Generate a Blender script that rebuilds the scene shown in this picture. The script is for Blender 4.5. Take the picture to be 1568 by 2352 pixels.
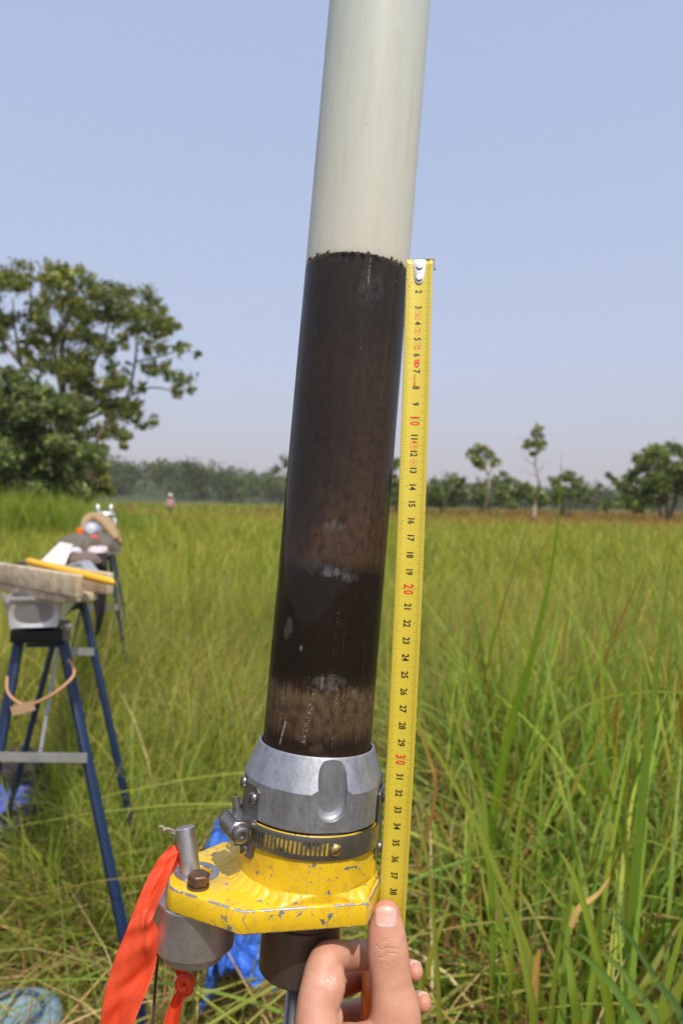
import bpy, bmesh, math, random
import numpy as np
from mathutils import Vector, Matrix
from mathutils.bvhtree import BVHTree

for o in list(bpy.data.objects):
    bpy.data.objects.remove(o)
scene = bpy.context.scene
COL = scene.collection
R = math.radians
random.seed(7)
rng = np.random.default_rng(11)

# ------------------------------------------------------------------ camera
F, CX, CY = 1568.0, 784.0, 1176.0          # photograph measured on a 1568 x 2352 grid, 24 mm lens on 24 x 36 mm
PITCH, ROLL, EYE = math.atan(16 / 1568), R(1.0), 1.25
fw = Vector((0, math.cos(PITCH), -math.sin(PITCH)))
r0 = Vector((1, 0, 0))
u0 = r0.cross(fw)
rt = r0 * math.cos(ROLL) + u0 * math.sin(ROLL)
up = u0 * math.cos(ROLL) - r0 * math.sin(ROLL)
CAM = Vector((0, 0, EYE))
cam_d = bpy.data.cameras.new('camera')
cam_d.sensor_fit = 'VERTICAL'
cam_d.sensor_height = 36
cam_d.sensor_width = 24
cam_d.lens = 24
cam_d.clip_start = 0.02
cam_d.clip_end = 6000
cam_d.dof.use_dof = True
cam_d.dof.focus_distance = 0.40
cam_d.dof.aperture_fstop = 8.5
cam_d.dof.aperture_blades = 8
cam = bpy.data.objects.new('camera', cam_d)
COL.objects.link(cam)
M = Matrix((rt, up, -fw)).transposed().to_4x4()
M.translation = CAM
cam.matrix_world = M
scene.camera = cam


def at(u, v, d):
    """photo pixel (1568 grid) and depth -> world point"""
    return CAM + (fw + rt * ((u - CX) / F) + up * ((CY - v) / F)) * d


# ------------------------------------------------------------------ sky, sun, exposure
TOSUN = Vector((0.95, -2.3, 4.0)).normalized()
SUN_EL = math.asin(TOSUN.z)
SUN_AZ = math.atan2(TOSUN.x, TOSUN.y)
world = bpy.data.worlds.new('World')
scene.world = world
world.use_nodes = True
wn, wl = world.node_tree.nodes, world.node_tree.links
wn.clear()
sky = wn.new('ShaderNodeTexSky')
sky.sky_type = 'NISHITA'
sky.sun_disc = False
sky.sun_elevation = SUN_EL
sky.sun_rotation = SUN_AZ
sky.altitude = 0
sky.air_density = 1.0
sky.dust_density = 6.0
sky.ozone_density = 3.0
bg = wn.new('ShaderNodeBackground')
bg.inputs['Strength'].default_value = 0.138
wo = wn.new('ShaderNodeOutputWorld')
veil = wn.new('ShaderNodeMix')           # thin even veil of high haze over the whole sky
veil.data_type = 'RGBA'
veil.inputs[0].default_value = 0.65
geo = wn.new('ShaderNodeTexCoord')
sepd = wn.new('ShaderNodeSeparateXYZ')
wl.new(geo.outputs['Generated'], sepd.inputs[0])
vr = wn.new('ShaderNodeValToRGB')        # the veil is whiter and warmer low down, all round the horizon
vr.color_ramp.elements[0].position = 0.0
vr.color_ramp.elements[0].color = (5.6, 5.3, 5.6, 1)
vr.color_ramp.elements[1].position = 0.62
vr.color_ramp.elements[1].color = (4.1, 4.95, 7.1, 1)
em = vr.color_ramp.elements.new(0.22)
em.color = (5.0, 5.45, 7.0, 1)
wl.new(sepd.outputs[2], vr.inputs[0])
wl.new(vr.outputs[0], veil.inputs[7])
wl.new(sky.outputs[0], veil.inputs[6])
wl.new(veil.outputs[2], bg.inputs['Color'])
wl.new(bg.outputs[0], wo.inputs['Surface'])
sd = bpy.data.lights.new('sun', 'SUN')
sd.energy = 4.0
sd.angle = R(0.55)
sd.color = (1.0, 0.94, 0.84)
sun = bpy.data.objects.new('sun', sd)
COL.objects.link(sun)
sun.rotation_euler = TOSUN.to_track_quat('Z', 'Y').to_euler()
sun.location = (0, 0, 30)
scene.view_settings.view_transform = 'Standard'
scene.view_settings.look = 'None'
scene.view_settings.exposure = 0.0
scene.view_settings.gamma = 1.0
scene.view_settings.use_curve_mapping = False
scene.render.engine = 'CYCLES'
scene.cycles.max_bounces = 8
scene.cycles.transparent_max_bounces = 8


# ------------------------------------------------------------------ material helpers
class NT:
    def __init__(self, name):
        self.m = bpy.data.materials.new(name)
        self.m.use_nodes = True
        self.n = self.m.node_tree.nodes
        self.l = self.m.node_tree.links
        self.b = self.n['Principled BSDF']
        self.out = self.n['Material Output']

    def node(self, t, **kw):
        nd = self.n.new(t)
        for k, v in kw.items():
            if k.startswith('_'):
                setattr(nd, k[1:], v)
        return nd

    def set(self, sock, v):
        if isinstance(v, bpy.types.NodeSocket):
            self.l.new(v, sock)
        elif isinstance(v, (tuple, list)) and len(v) == 3 and sock.type == 'RGBA':
            sock.default_value = (*v, 1)
        else:
            sock.default_value = v

    def P(self, **kw):
        for k, v in kw.items():
            self.set(self.b.inputs[k.replace('_', ' ')], v)
        return self

    def math(self, op, a, b=0.0, c=0.0, clamp=False):
        nd = self.n.new('ShaderNodeMath')
        nd.operation = op
        nd.use_clamp = clamp
        for i, x in enumerate((a, b, c)):
            self.set(nd.inputs[i], x)
        return nd.outputs[0]

    def mix(self, fac, a, b):
        nd = self.n.new('ShaderNodeMix')
        nd.data_type = 'RGBA'
        self.set(nd.inputs[0], fac)
        self.set(nd.inputs[6], a)
        self.set(nd.inputs[7], b)
        return nd.outputs[2]

    def mixf(self, fac, a, b):
        nd = self.n.new('ShaderNodeMix')
        self.set(nd.inputs[0], fac)
        self.set(nd.inputs[2], a)
        self.set(nd.inputs[3], b)
        return nd.outputs[0]

    def coord(self, kind='Object'):
        return self.n.new('ShaderNodeTexCoord').outputs[kind]

    def scale(self, vec, s):
        nd = self.n.new('ShaderNodeMapping')
        self.l.new(vec, nd.inputs[0])
        nd.inputs['Scale'].default_value = s
        return nd.outputs[0]

    def noise(self, vec, scale, detail=4, rough=0.55, out=0, dist=0.0):
        nd = self.n.new('ShaderNodeTexNoise')
        if vec is not None:
            self.l.new(vec, nd.inputs['Vector'])
        nd.inputs['Scale'].default_value = scale
        nd.inputs['Detail'].default_value = detail
        nd.inputs['Roughness'].default_value = rough
        nd.inputs['Distortion'].default_value = dist
        return nd.outputs[out]

    def ramp(self, fac, stops, interp='LINEAR'):
        nd = self.n.new('ShaderNodeValToRGB')
        cr = nd.color_ramp
        cr.interpolation = interp
        while len(cr.elements) > len(stops):
            cr.elements.remove(cr.elements[-1])
        while len(cr.elements) < len(stops):
            cr.elements.new(0.5)
        for e, (p, c) in zip(cr.elements, stops):
            e.position = p
            e.color = (*c, 1) if isinstance(c, (tuple, list)) else (c, c, c, 1)
        self.l.new(fac, nd.inputs[0])
        return nd.outputs[0]

    def bump(self, h, strength=0.3, dist=0.001):
        nd = self.n.new('ShaderNodeBump')
        nd.inputs['Strength'].default_value = strength
        nd.inputs['Distance'].default_value = dist
        self.l.new(h, nd.inputs['Height'])
        self.l.new(nd.outputs[0], self.b.inputs['Normal'])
        return nd.outputs[0]

    def sep(self, vec):
        nd = self.n.new('ShaderNodeSeparateXYZ')
        self.l.new(vec, nd.inputs[0])
        return nd.outputs


def simple(name, col, rough=0.6, metal=0.0, nscale=30.0, var=0.25, bump=0.0, bdist=0.001, **kw):
    t = NT(name)
    n = t.noise(t.coord(), nscale, 5)
    c = t.mix(n, tuple(x * (1 - var) for x in col), tuple(min(1, x * (1 + var)) for x in col))
    t.P(Base_Color=c, Roughness=rough, Metallic=metal)
    if bump:
        t.bump(t.noise(t.coord(), nscale * 3, 5), bump, bdist)
    t.P(**kw)
    return t.m


# ------------------------------------------------------------------ object helpers
def obj(name, verts, faces, m=None, parent=None, matrix=None, smooth=False, mats=None, fmi=None):
    me = bpy.data.meshes.new(name)
    me.from_pydata([tuple(v) for v in verts], [], faces)
    me.update()
    return obm(name, me, m, parent, matrix, smooth, mats, fmi)


def obm(name, me, m=None, parent=None, matrix=None, smooth=False, mats=None, fmi=None):
    me.name = name
    for x in (mats or ([m] if m else [])):
        me.materials.append(x)
    if fmi is not None:
        me.polygons.foreach_set('material_index', fmi)
    if smooth:
        me.polygons.foreach_set('use_smooth', [True] * len(me.polygons))
    o = bpy.data.objects.new(name, me)
    COL.objects.link(o)
    if parent is not None:
        o.parent = parent
        pm = parent.get('_m')
        o.matrix_parent_inverse = parent_world(parent).inverted()
    if matrix is not None:
        o.matrix_basis = matrix
    return o


def parent_world(o):
    mm = o.matrix_basis.copy()
    if o.parent is not None:
        mm = parent_world(o.parent) @ o.matrix_parent_inverse @ mm
    return mm


def tag(o, label=None, cat=None, group=None, kind=None):
    if label:
        o['label'] = label
    if cat:
        o['category'] = cat
    if group:
        o['group'] = group
    if kind:
        o['kind'] = kind
    return o


def thing(name, loc, label, cat, group=None):
    o = bpy.data.objects.new(name, None)
    o.empty_display_size = 0.05
    COL.objects.link(o)
    o.location = loc
    return tag(o, label, cat, group)


def bm_obj(name, bm, m=None, parent=None, matrix=None, smooth=False, mats=None):
    bmesh.ops.recalc_face_normals(bm, faces=bm.faces)
    me = bpy.data.meshes.new(name)
    bm.to_mesh(me)
    bm.free()
    return obm(name, me, m, parent, matrix, smooth, mats)


def autosmooth(o, ang=35):
    me = o.data
    me.polygons.foreach_set('use_smooth', [True] * len(me.polygons))
    bm = bmesh.new()
    bm.from_mesh(me)
    for e in bm.edges:
        if len(e.link_faces) == 2 and e.calc_face_angle(0) > R(ang):
            e.smooth = False
    bm.to_mesh(me)
    bm.free()
    return o


def bake(o):
    """apply the modifiers of o"""
    dg = bpy.context.evaluated_depsgraph_get()
    dg.update()
    me = bpy.data.meshes.new_from_object(o.evaluated_get(dg))
    old = o.data
    o.modifiers.clear()
    o.data = me
    me.name = old.name
    return o


def lathe(prof, n=64, closed=False, arc=None):
    """prof: list of (r, z). returns verts, faces around z"""
    vs, fs = [], []
    a0, a1 = arc if arc else (0, 2 * math.pi)
    k = n if arc is None else n + 1
    for i in range(k):
        a = a0 + (a1 - a0) * i / n
        for r, z in prof:
            vs.append((r * math.cos(a), r * math.sin(a), z))
    p = len(prof)
    for i in range(n):
        j = (i + 1) % k
        for q in range(p - 1 + (1 if closed else 0)):
            q2 = (q + 1) % p
            fs.append((i * p + q, j * p + q, j * p + q2, i * p + q2))
    return vs, fs


def tube(path, radii, n=10, cap=True, flat=None):
    """tube along 3D path"""
    path = [Vector(p) for p in path]
    if not isinstance(radii, (list, tuple)):
        radii = [radii] * len(path)
    vs, fs = [], []
    ref = None
    for i, p in enumerate(path):
        a = path[max(i - 1, 0)]
        b = path[min(i + 1, len(path) - 1)]
        t = (b - a).normalized()
        if ref is None:
            ref = Vector((0, 0, 1)) if abs(t.z) < 0.9 else Vector((1, 0, 0))
        x = ref.cross(t)
        if x.length < 1e-5:
            x = Vector((1, 0, 0)).cross(t)
        x.normalize()
        y = t.cross(x)
        ref = y
        for k in range(n):
            an = 2 * math.pi * k / n
            vs.append(p + (x * math.cos(an) + y * math.sin(an)) * radii[i])
    for i in range(len(path) - 1):
        for k in range(n):
            k2 = (k + 1) % n
            fs.append((i * n + k, i * n + k2, (i + 1) * n + k2, (i + 1) * n + k))
    if cap:
        fs.append(tuple(range(n))[::-1])
        fs.append(tuple((len(path) - 1) * n + k for k in range(n)))
    return vs, fs


def spline(pts, n=8):
    """Catmull-Rom through pts"""
    pts = [Vector(p) for p in pts]
    out = []
    for i in range(len(pts) - 1):
        p0 = pts[max(i - 1, 0)]
        p1, p2 = pts[i], pts[i + 1]
        p3 = pts[min(i + 2, len(pts) - 1)]
        for k in range(n):
            t = k / n
            out.append(0.5 * ((2 * p1) + (p2 - p0) * t + (2 * p0 - 5 * p1 + 4 * p2 - p3) * t * t
                              + (3 * p1 - p0 - 3 * p2 + p3) * t ** 3))
    out.append(pts[-1])
    return out


def merge(parts):
    vs, fs = [], []
    for v, f in parts:
        b = len(vs)
        vs += list(v)
        fs += [tuple(i + b for i in q) for q in f]
    return vs, fs


def box(c, h, mtx=None):
    """box centre c, half sizes h"""
    vs = []
    for sx in (-1, 1):
        for sy in (-1, 1):
            for sz in (-1, 1):
                v = Vector((c[0] + sx * h[0], c[1] + sy * h[1], c[2] + sz * h[2]))
                vs.append(mtx @ v if mtx else v)
    fs = [(0, 1, 3, 2), (4, 6, 7, 5), (0, 4, 5, 1), (2, 3, 7, 6), (0, 2, 6, 4), (1, 5, 7, 3)]
    return vs, fs


def bar(a, b, w, h, upv=(0, 0, 1)):
    """rectangular bar from a to b"""
    a, b = Vector(a), Vector(b)
    t = (b - a).normalized()
    x = t.cross(Vector(upv)).normalized()
    y = x.cross(t)
    vs = []
    for p in (a, b):
        for sx, sy in ((-1, -1), (1, -1), (1, 1), (-1, 1)):
            vs.append(p + x * sx * w / 2 + y * sy * h / 2)
    fs = [(3, 2, 1, 0), (4, 5, 6, 7)] + [(i, (i + 1) % 4, 4 + (i + 1) % 4, 4 + i) for i in range(4)]
    return vs, fs


def bevel(o, w, seg=2, ang=30, mat=None):
    md = o.modifiers.new('bevel', 'BEVEL')
    md.width = w
    md.segments = seg
    md.limit_method = 'ANGLE'
    md.angle_limit = R(ang)
    if mat is not None:
        md.material = mat
    bake(o)
    return autosmooth(o, 50)


TXT = {}


def text_mesh(s, offset=0.0, sx=1.0):
    """triangles of a word: height about 1, centred"""
    key = (s, offset, sx)
    if key in TXT:
        return TXT[key]
    cu = bpy.data.curves.new('txt', 'FONT')
    cu.body = s
    cu.align_x = 'CENTER'
    cu.resolution_u = 4
    cu.offset = offset
    ob = bpy.data.objects.new('txt', cu)
    COL.objects.link(ob)
    dg = bpy.context.evaluated_depsgraph_get()
    me = bpy.data.meshes.new_from_object(ob.evaluated_get(dg))
    bm = bmesh.new()
    bm.from_mesh(me)
    bmesh.ops.triangulate(bm, faces=bm.faces)
    V = np.array([v.co[:] for v in bm.verts])
    Fc = [tuple(v.index for v in f.verts) for f in bm.faces]
    bm.free()
    bpy.data.objects.remove(ob)
    lo, hi = V.min(0), V.max(0)
    V = V - (lo + hi) / 2
    V = V / (hi[1] - lo[1])
    V[:, 0] *= sx
    TXT[key] = (V, Fc)
    return TXT[key]


# ------------------------------------------------------------------ foliage / grass builders
def leaf_material(name, trans=0.4, rough=0.55, spec=0.3):
    t = NT(name)
    a = t.n.new('ShaderNodeVertexColor')
    a.layer_name = 'tint'
    t.P(Base_Color=a.outputs[0], Roughness=rough, Specular_IOR_Level=spec)
    tr = t.n.new('ShaderNodeBsdfTranslucent')
    hs = t.n.new('ShaderNodeHueSaturation')
    hs.inputs['Saturation'].default_value = 1.1
    hs.inputs['Value'].default_value = 1.25
    t.l.new(a.outputs[0], hs.inputs['Color'])
    t.l.new(hs.outputs[0], tr.inputs['Color'])
    mx = t.n.new('ShaderNodeMixShader')
    mx.inputs[0].default_value = trans
    t.l.new(t.b.outputs[0], mx.inputs[1])
    t.l.new(tr.outputs[0], mx.inputs[2])
    t.l.new(mx.outputs[0], t.out.inputs['Surface'])
    return t.m


def fast_mesh(name, V, Q, C, m, parent=None, smooth=True):
    """V (n,3), Q (k,4) quads, C (n,3) vertex colours"""
    me = bpy.data.meshes.new(name)
    n, k = len(V), len(Q)
    me.vertices.add(n)
    me.vertices.foreach_set('co', np.ascontiguousarray(V, dtype=np.float32).ravel())
    me.loops.add(k * 4)
    me.loops.foreach_set('vertex_index', np.ascontiguousarray(Q, dtype=np.int32).ravel())
    me.polygons.add(k)
    me.polygons.foreach_set('loop_start', np.arange(0, k * 4, 4, dtype=np.int32))
    me.polygons.foreach_set('loop_total', np.full(k, 4, dtype=np.int32))
    me.update(calc_edges=True)
    ca = me.color_attributes.new('tint', 'FLOAT_COLOR', 'POINT')
    cc = np.ones((n, 4), dtype=np.float32)
    cc[:, :3] = C
    ca.data.foreach_set('color', cc.ravel())
    return obm(name, me, m, parent, None, smooth)


def blades(base, h, az, bend, w, col, seg=4, tipcol=None, twist=0.6, face=None):
    """vectorised grass blades. base (n,3)"""
    n = len(base)
    t = np.linspace(0, 1, seg + 1)
    d = np.stack([np.cos(az), np.sin(az)], -1)
    out = h[:, None] * bend[:, None] * t ** 1.8
    z = h[:, None] * (t - 0.62 * bend[:, None] ** 1.35 * t ** 2.2)
    px = base[:, 0, None] + d[:, 0, None] * out
    py = base[:, 1, None] + d[:, 1, None] * out
    pz = base[:, 2, None] + np.maximum(z, 0.01)
    sa = az + np.pi / 2 + rng.normal(0, twist, n)
    if face is not None:                 # some stands turn their flat side to the open light
        k = rng.random(n) < face
        sa = np.where(k, rng.normal(0, 0.7, n), sa)
    ww = w[:, None] * 0.5 * np.clip(1 - t, 0.03, 1) ** 0.6 * np.clip(0.55 + 1.5 * t, 0, 1)
    sx, sy = np.cos(sa)[:, None] * ww, np.sin(sa)[:, None] * ww
    L = np.stack([px - sx, py - sy, pz], -1)
    Rr = np.stack([px + sx, py + sy, pz], -1)
    V = np.stack([L, Rr], 2).reshape(n, (seg + 1) * 2, 3)
    C = np.repeat(col[:, None, :], (seg + 1) * 2, 1)
    if tipcol is not None:
        k = np.repeat(t, 2)[None, :, None] ** 2.5
        C = C * (1 - k) + tipcol[:, None, :] * k
    i0 = (np.arange(n) * (seg + 1) * 2)[:, None]
    q = np.array([[2 * k, 2 * k + 1, 2 * k + 3, 2 * k + 2] for k in range(seg)])
    Q = (i0[:, :, None] + q[None]).reshape(-1, 4)
    return V.reshape(-1, 3), Q, C.reshape(-1, 3)


def join(parts):
    Vs, Qs, Cs, b = [], [], [], 0
    for V, Q, C in parts:
        Vs.append(V)
        Qs.append(Q + b)
        Cs.append(C)
        b += len(V)
    return np.concatenate(Vs), np.concatenate(Qs), np.concatenate(Cs)


def pick(cols, n, jit=0.2, p=None):
    cols = np.array(cols)
    c = cols[rng.choice(len(cols), n, p=p)]
    return c * np.exp(rng.normal(0, jit, (n, 1)))


def leaves(centres, radii, counts, size, cols, flat=0.75, jit=0.25, droop=0.0):
    """leaf quads clustered in blobs"""
    parts = []
    for c, r, k in zip(centres, radii, counts):
        k = int(k)
        d = rng.normal(0, 1, (k, 3))
        d /= np.linalg.norm(d, axis=1)[:, None]
        p = np.array(c)[None] + rng.normal(0, 0.52, (k, 3)) * r * np.array([1, 1, flat])
        nrm = d * 0.55 + rng.normal(0, 0.55, (k, 3)) + np.array([0, 0, 0.55])
        nrm /= np.linalg.norm(nrm, axis=1)[:, None]
        a = np.cross(nrm, rng.normal(0, 1, (k, 3)))
        a /= np.linalg.norm(a, axis=1)[:, None]
        b = np.cross(nrm, a)
        s = size * np.exp(rng.normal(0, 0.3, (k, 1)))
        fold = nrm * s * 0.12
        V = np.stack([p - a * s * 0.5, p - b * s * 0.28 + fold, p + a * s * 0.5, p + b * s * 0.28 + fold], 1)
        tone = np.exp(rng.normal(0, 0.18))
        C = np.repeat(pick(cols, k, jit)[:, None] * tone, 4, 1)
        Q = np.arange(k * 4).reshape(k, 4)
        parts.append((V.reshape(-1, 3), Q, C.reshape(-1, 3)))
    return join(parts)


MAT_LEAF = leaf_material('leaf', 0.4)
MAT_GRASS = leaf_material('grass_blade', 0.5, 0.5, 0.3)
MAT_DRY = leaf_material('dry_grass', 0.25, 0.8, 0.1)
MAT_BARK = simple('bark', (0.16, 0.12, 0.09), 0.9, nscale=6, var=0.5, bump=0.8, bdist=0.03)
MAT_PALE_BARK = simple('pale_bark', (0.33, 0.26, 0.20), 0.9, nscale=6, var=0.35, bump=0.8, bdist=0.03)

# ================================================================== SETTING
# ground: one sheet to the horizon
t = NT('meadow_soil')
co = t.coord()
g1 = t.noise(co, 0.9, 6)
g2 = t.noise(co, 14.0, 6, 0.7)
c1 = t.ramp(g2, [(0.3, (0.035, 0.026, 0.014)), (0.5, (0.09, 0.07, 0.03)), (0.72, (0.16, 0.13, 0.055))])
c2 = t.ramp(g1, [(0.3, (0.19, 0.21, 0.035)), (0.7, (0.25, 0.22, 0.05))])
ysep = t.sep(co)[1]
fac = t.math('MULTIPLY', t.math('SUBTRACT', ysep, 6.0), 0.06, clamp=True)
t.P(Base_Color=t.mix(fac, c1, c2), Roughness=0.95, Specular_IOR_Level=0.1)
t.bump(g2, 1.0, 0.03)
gv, gf = [], []
xs = [-3000, -400, -60, -12] + [-6 + i * 0.25 for i in range(49)] + [12, 60, 400, 3000]
ys = [-400, -20, -4] + [-2 + i * 0.25 for i in range(41)] + [10, 14, 20, 40, 90, 200, 500, 1200, 4500]
for y in ys:
    for x in xs:
        z = 0.03 * math.sin(x * 2.1 + y) * math.sin(y * 1.7 - x * 0.6) if abs(x) < 5.6 and y < 7.6 and y > -1.5 else 0
        gv.append((x, y, z))
nx = len(xs)
for j in range(len(ys) - 1):
    for i in range(nx - 1):
        gf.append((j * nx + i, j * nx + i + 1, (j + 1) * nx + i + 1, (j + 1) * nx + i))
g = obj('ground', gv, gf, t.m, smooth=True)
tag(g, 'earthy ground of the meadow under the grass', kind='structure')


def scatter(n, y0, y1, xr, power=1.0, x0=None, x1=None):
    """ground points in the viewed wedge, density ~ 1/y**power per m2"""
    u = rng.random(n)
    e = 2 - power
    if abs(e) < 1e-6:
        y = y0 * (y1 / y0) ** u
    else:
        y = (y0 ** e + u * (y1 ** e - y0 ** e)) ** (1 / e)
    x = (rng.random(n) * 2 - 1) * (xr * y + 0.4)
    if x0 is not None:
        x = x0 + (x1 - x0) * rng.random(n)
    return np.stack([x, y, np.zeros(n)], -1)


GREEN = [(0.265, 0.325, 0.042), (0.31, 0.35, 0.048), (0.215, 0.29, 0.042), (0.38, 0.36, 0.08), (0.175, 0.24, 0.036)]
LUSH = [(0.19, 0.30, 0.042), (0.25, 0.345, 0.05), (0.15, 0.255, 0.04), (0.32, 0.365, 0.06)]
STRAW = [(0.44, 0.32, 0.13), (0.38, 0.26, 0.105), (0.30, 0.19, 0.075), (0.52, 0.42, 0.20)]
RUST = [(0.24, 0.11, 0.045), (0.17, 0.075, 0.03), (0.30, 0.16, 0.06)]


def trod(p):
    """1 on the trampled strip at the left and centre, 0 in standing grass"""
    x, y = p[:, 0], p[:, 1]
    edge = 0.12 + 0.10 * y + 0.12 * np.sin(y * 3.1)
    a = 1 / (1 + np.exp((x - edge) / 0.07))
    b = 1 / (1 + np.exp((y - 3.2 - 0.55 * np.clip(x, -1.2, 0.3) - 0.25 * np.sin(x * 4)) / 0.3))
    return a * b


def open_ground(b):
    """keep grass off the sheet, the bag and the lid that press it down"""
    k = np.ones(len(b), bool)
    for (u, v, rx, ry) in ((530, 2230, 0.11, 0.16), (545, 2340, 0.10, 0.15), (552, 2460, 0.10, 0.16), (556, 2600, 0.09, 0.12), (556, 2700, 0.09, 0.08), (0, 1960, 0.17, 0.2), (0, 2080, 0.16, 0.2), (28, 2452, 0.1, 0.12)):
        ray = fw + rt * ((u - CX) / F) + up * ((CY - v) / F)
        p = CAM + ray * (-EYE / ray.z)
        k &= ((b[:, 0] - p.x) / rx) ** 2 + ((b[:, 1] - p.y) / ry) ** 2 > 1
    return k


# far and middle field
parts = []
n = 130000
b = scatter(n, 5.0, 70.0, 0.85, 1.35)
patch = np.sin(b[:, 0] * 0.9 + 1.3 * np.sin(b[:, 1] * 0.35)) * np.sin(b[:, 1] * 0.5 + 0.7)
h = (0.62 + 0.10 * patch) * np.exp(rng.normal(0, 0.18, n))
far = np.clip((b[:, 1] - 15) / 45, 0, 1)
col = pick(GREEN, n, 0.22)
bro = np.array([0.26, 0.145, 0.055])
kk = (np.clip((b[:, 1] - 22) / 34, 0, 0.75) * np.clip(0.6 + b[:, 0] / 30, 0.25, 1.0))[:, None]
brown = rng.random((n, 1)) < kk
col = np.where(brown, bro * np.exp(rng.normal(0, 0.25, (n, 1))), col)
tipc = col * np.array([1.35, 1.1, 1.1])
wd = 0.010 + 0.0016 * b[:, 1]
parts.append(blades(b, h * (1 + 0.15 * far), rng.random(n) * 6.28, np.clip(rng.normal(0.5, 0.2, n), 0.02, 1.1), wd, col, 3, tipcol=tipc))
# nearer standing field
n = 76000
b = scatter(n, 2.2, 6.5, 0.85, 0.8)
k = rng.random(n) > trod(b) * 0.95
b = b[k]
n = len(b)
patch = np.sin(b[:, 0] * 2.3 + 1.3 * np.sin(b[:, 1] * 1.35)) * np.sin(b[:, 1] * 1.9 + 0.7)
h = (0.56 + 0.12 * patch) * np.exp(rng.normal(0, 0.22, n))
col = pick(GREEN + [(0.30, 0.25, 0.09)], n, 0.25)
parts.append(blades(b, h, rng.normal(0.4, 1.3, n), np.clip(rng.normal(0.55, 0.25, n), 0.02, 1.2), 0.005 + 0.005 * rng.random(n), col, 4, tipcol=col * np.array([1.3, 1.1, 1.2])))
n = 15000                                  # taller green belt in front of the left trees
b = np.stack([-26 + 22 * rng.random(n), 17 + 8 * rng.random(n), np.zeros(n)], -1)
b = b[b[:, 0] < -0.30 * b[:, 1] + 0.8 * np.sin(b[:, 1])]
n = len(b)
col = pick([(0.25, 0.315, 0.042), (0.30, 0.345, 0.048), (0.20, 0.27, 0.04)], n, 0.2)
fall = np.clip((-0.27 * b[:, 1] - b[:, 0]) / 3.0, 0.25, 1.0)
parts.append(blades(b, (0.75 + 0.68 * fall) * np.exp(rng.normal(0, 0.12, n)), rng.random(n) * 6.28, np.clip(rng.normal(0.3, 0.15, n), 0.02, 0.9), 0.03 + 0.03 * rng.random(n), col, 3))
n = 42000
b = scatter(n, 60.0, 215.0, 0.85, 1.3)
h = 0.95 * np.exp(rng.normal(0, 0.18, n))
col = pick(GREEN, n, 0.2)
brown = rng.random((n, 1)) < np.clip(0.45 + b[:, 0] / 90, 0.12, 0.85)[:, None]
col = np.where(brown, bro * 1.1 * np.exp(rng.normal(0, 0.25, (n, 1))), col)
parts.append(blades(b, h, rng.random(n) * 6.28, np.clip(rng.normal(0.3, 0.15, n), 0.02, 0.9), 0.12 + 0.002 * b[:, 1], col, 2))
V, Q, C = join(parts)
o = fast_mesh('field_grass', V, Q, C, MAT_GRASS)
tag(o, 'yellow green meadow grass standing across the open field', 'grass', kind='stuff')

# trampled grass at the left and centre: long blades lying every way, with straw
parts = []
n = 60000
b = scatter(n, 0.75, 5.5, 0.75, 0.6)
k = (rng.random(n) < trod(b)) & open_ground(b)
b = b[k]
n = len(b)
cl = np.sin(b[:, 0] * 5 + 2 * np.sin(b[:, 1] * 3)) * np.sin(b[:, 1] * 4.3)
h = (0.26 + 0.09 * cl + 0.035 * b[:, 1]) * np.exp(rng.normal(0, 0.35, n))
col = pick(GREEN + [(0.40, 0.34, 0.09), (0.46, 0.37, 0.15), (0.36, 0.32, 0.07), (0.50, 0.42, 0.19), (0.44, 0.36, 0.12)], n, 0.3)
parts.append(blades(b, h, rng.random(n) * 6.28 + cl, np.clip(rng.normal(1.0, 0.3, n), 0.2, 1.4), 0.0035 + 0.005 * rng.random(n) ** 2, col, 4, tipcol=col * 1.1))
n = 4000                                   # upright tufts left standing between the trestle legs
b = np.stack([-0.98 + 0.68 * rng.random(n), 1.72 + 1.0 * rng.random(n), np.zeros(n)], -1)
b = b[open_ground(b)]
n = len(b)
b = b[rng.random(n) < 0.35 + 0.65 * (np.sin(b[:, 0] * 9) * np.sin(b[:, 1] * 7 + 1) > -0.2)]
n = len(b)
col = pick(GREEN, n, 0.25)
parts.append(blades(b, 0.46 * np.exp(rng.normal(0, 0.2, n)), rng.random(n) * 6.28, np.clip(rng.normal(0.6, 0.25, n), 0.05, 1.2), 0.004 + 0.006 * rng.random(n), col, 5, tipcol=col * 1.15))
V, Q, C = join(parts)
o = fast_mesh('trampled_grass', V, Q, C, MAT_GRASS)
tag(o, 'trodden pale green grass lying flat round the blue trestles', 'grass', kind='stuff')

n = 17000
b = scatter(n, 0.75, 5.0, 0.75, 0.6)
b = b[open_ground(b)]
n = len(b)
h = (0.22 + 0.1 * rng.random(n)) * np.exp(rng.normal(0, 0.4, n))
b[:, 2] = 0.02 + 0.08 * rng.random(n)
col = pick(STRAW + RUST, n, 0.3)
V, Q, C = blades(b, h, rng.random(n) * 6.28, np.clip(rng.normal(1.05, 0.25, n), 0.2, 1.35), 0.003 + 0.007 * rng.random(n) ** 2, col, 4)
o = fast_mesh('dry_straw', V, Q, C, MAT_DRY)
tag(o, 'dry brown and straw coloured leaf litter between the grass', 'straw', kind='stuff')

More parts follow.
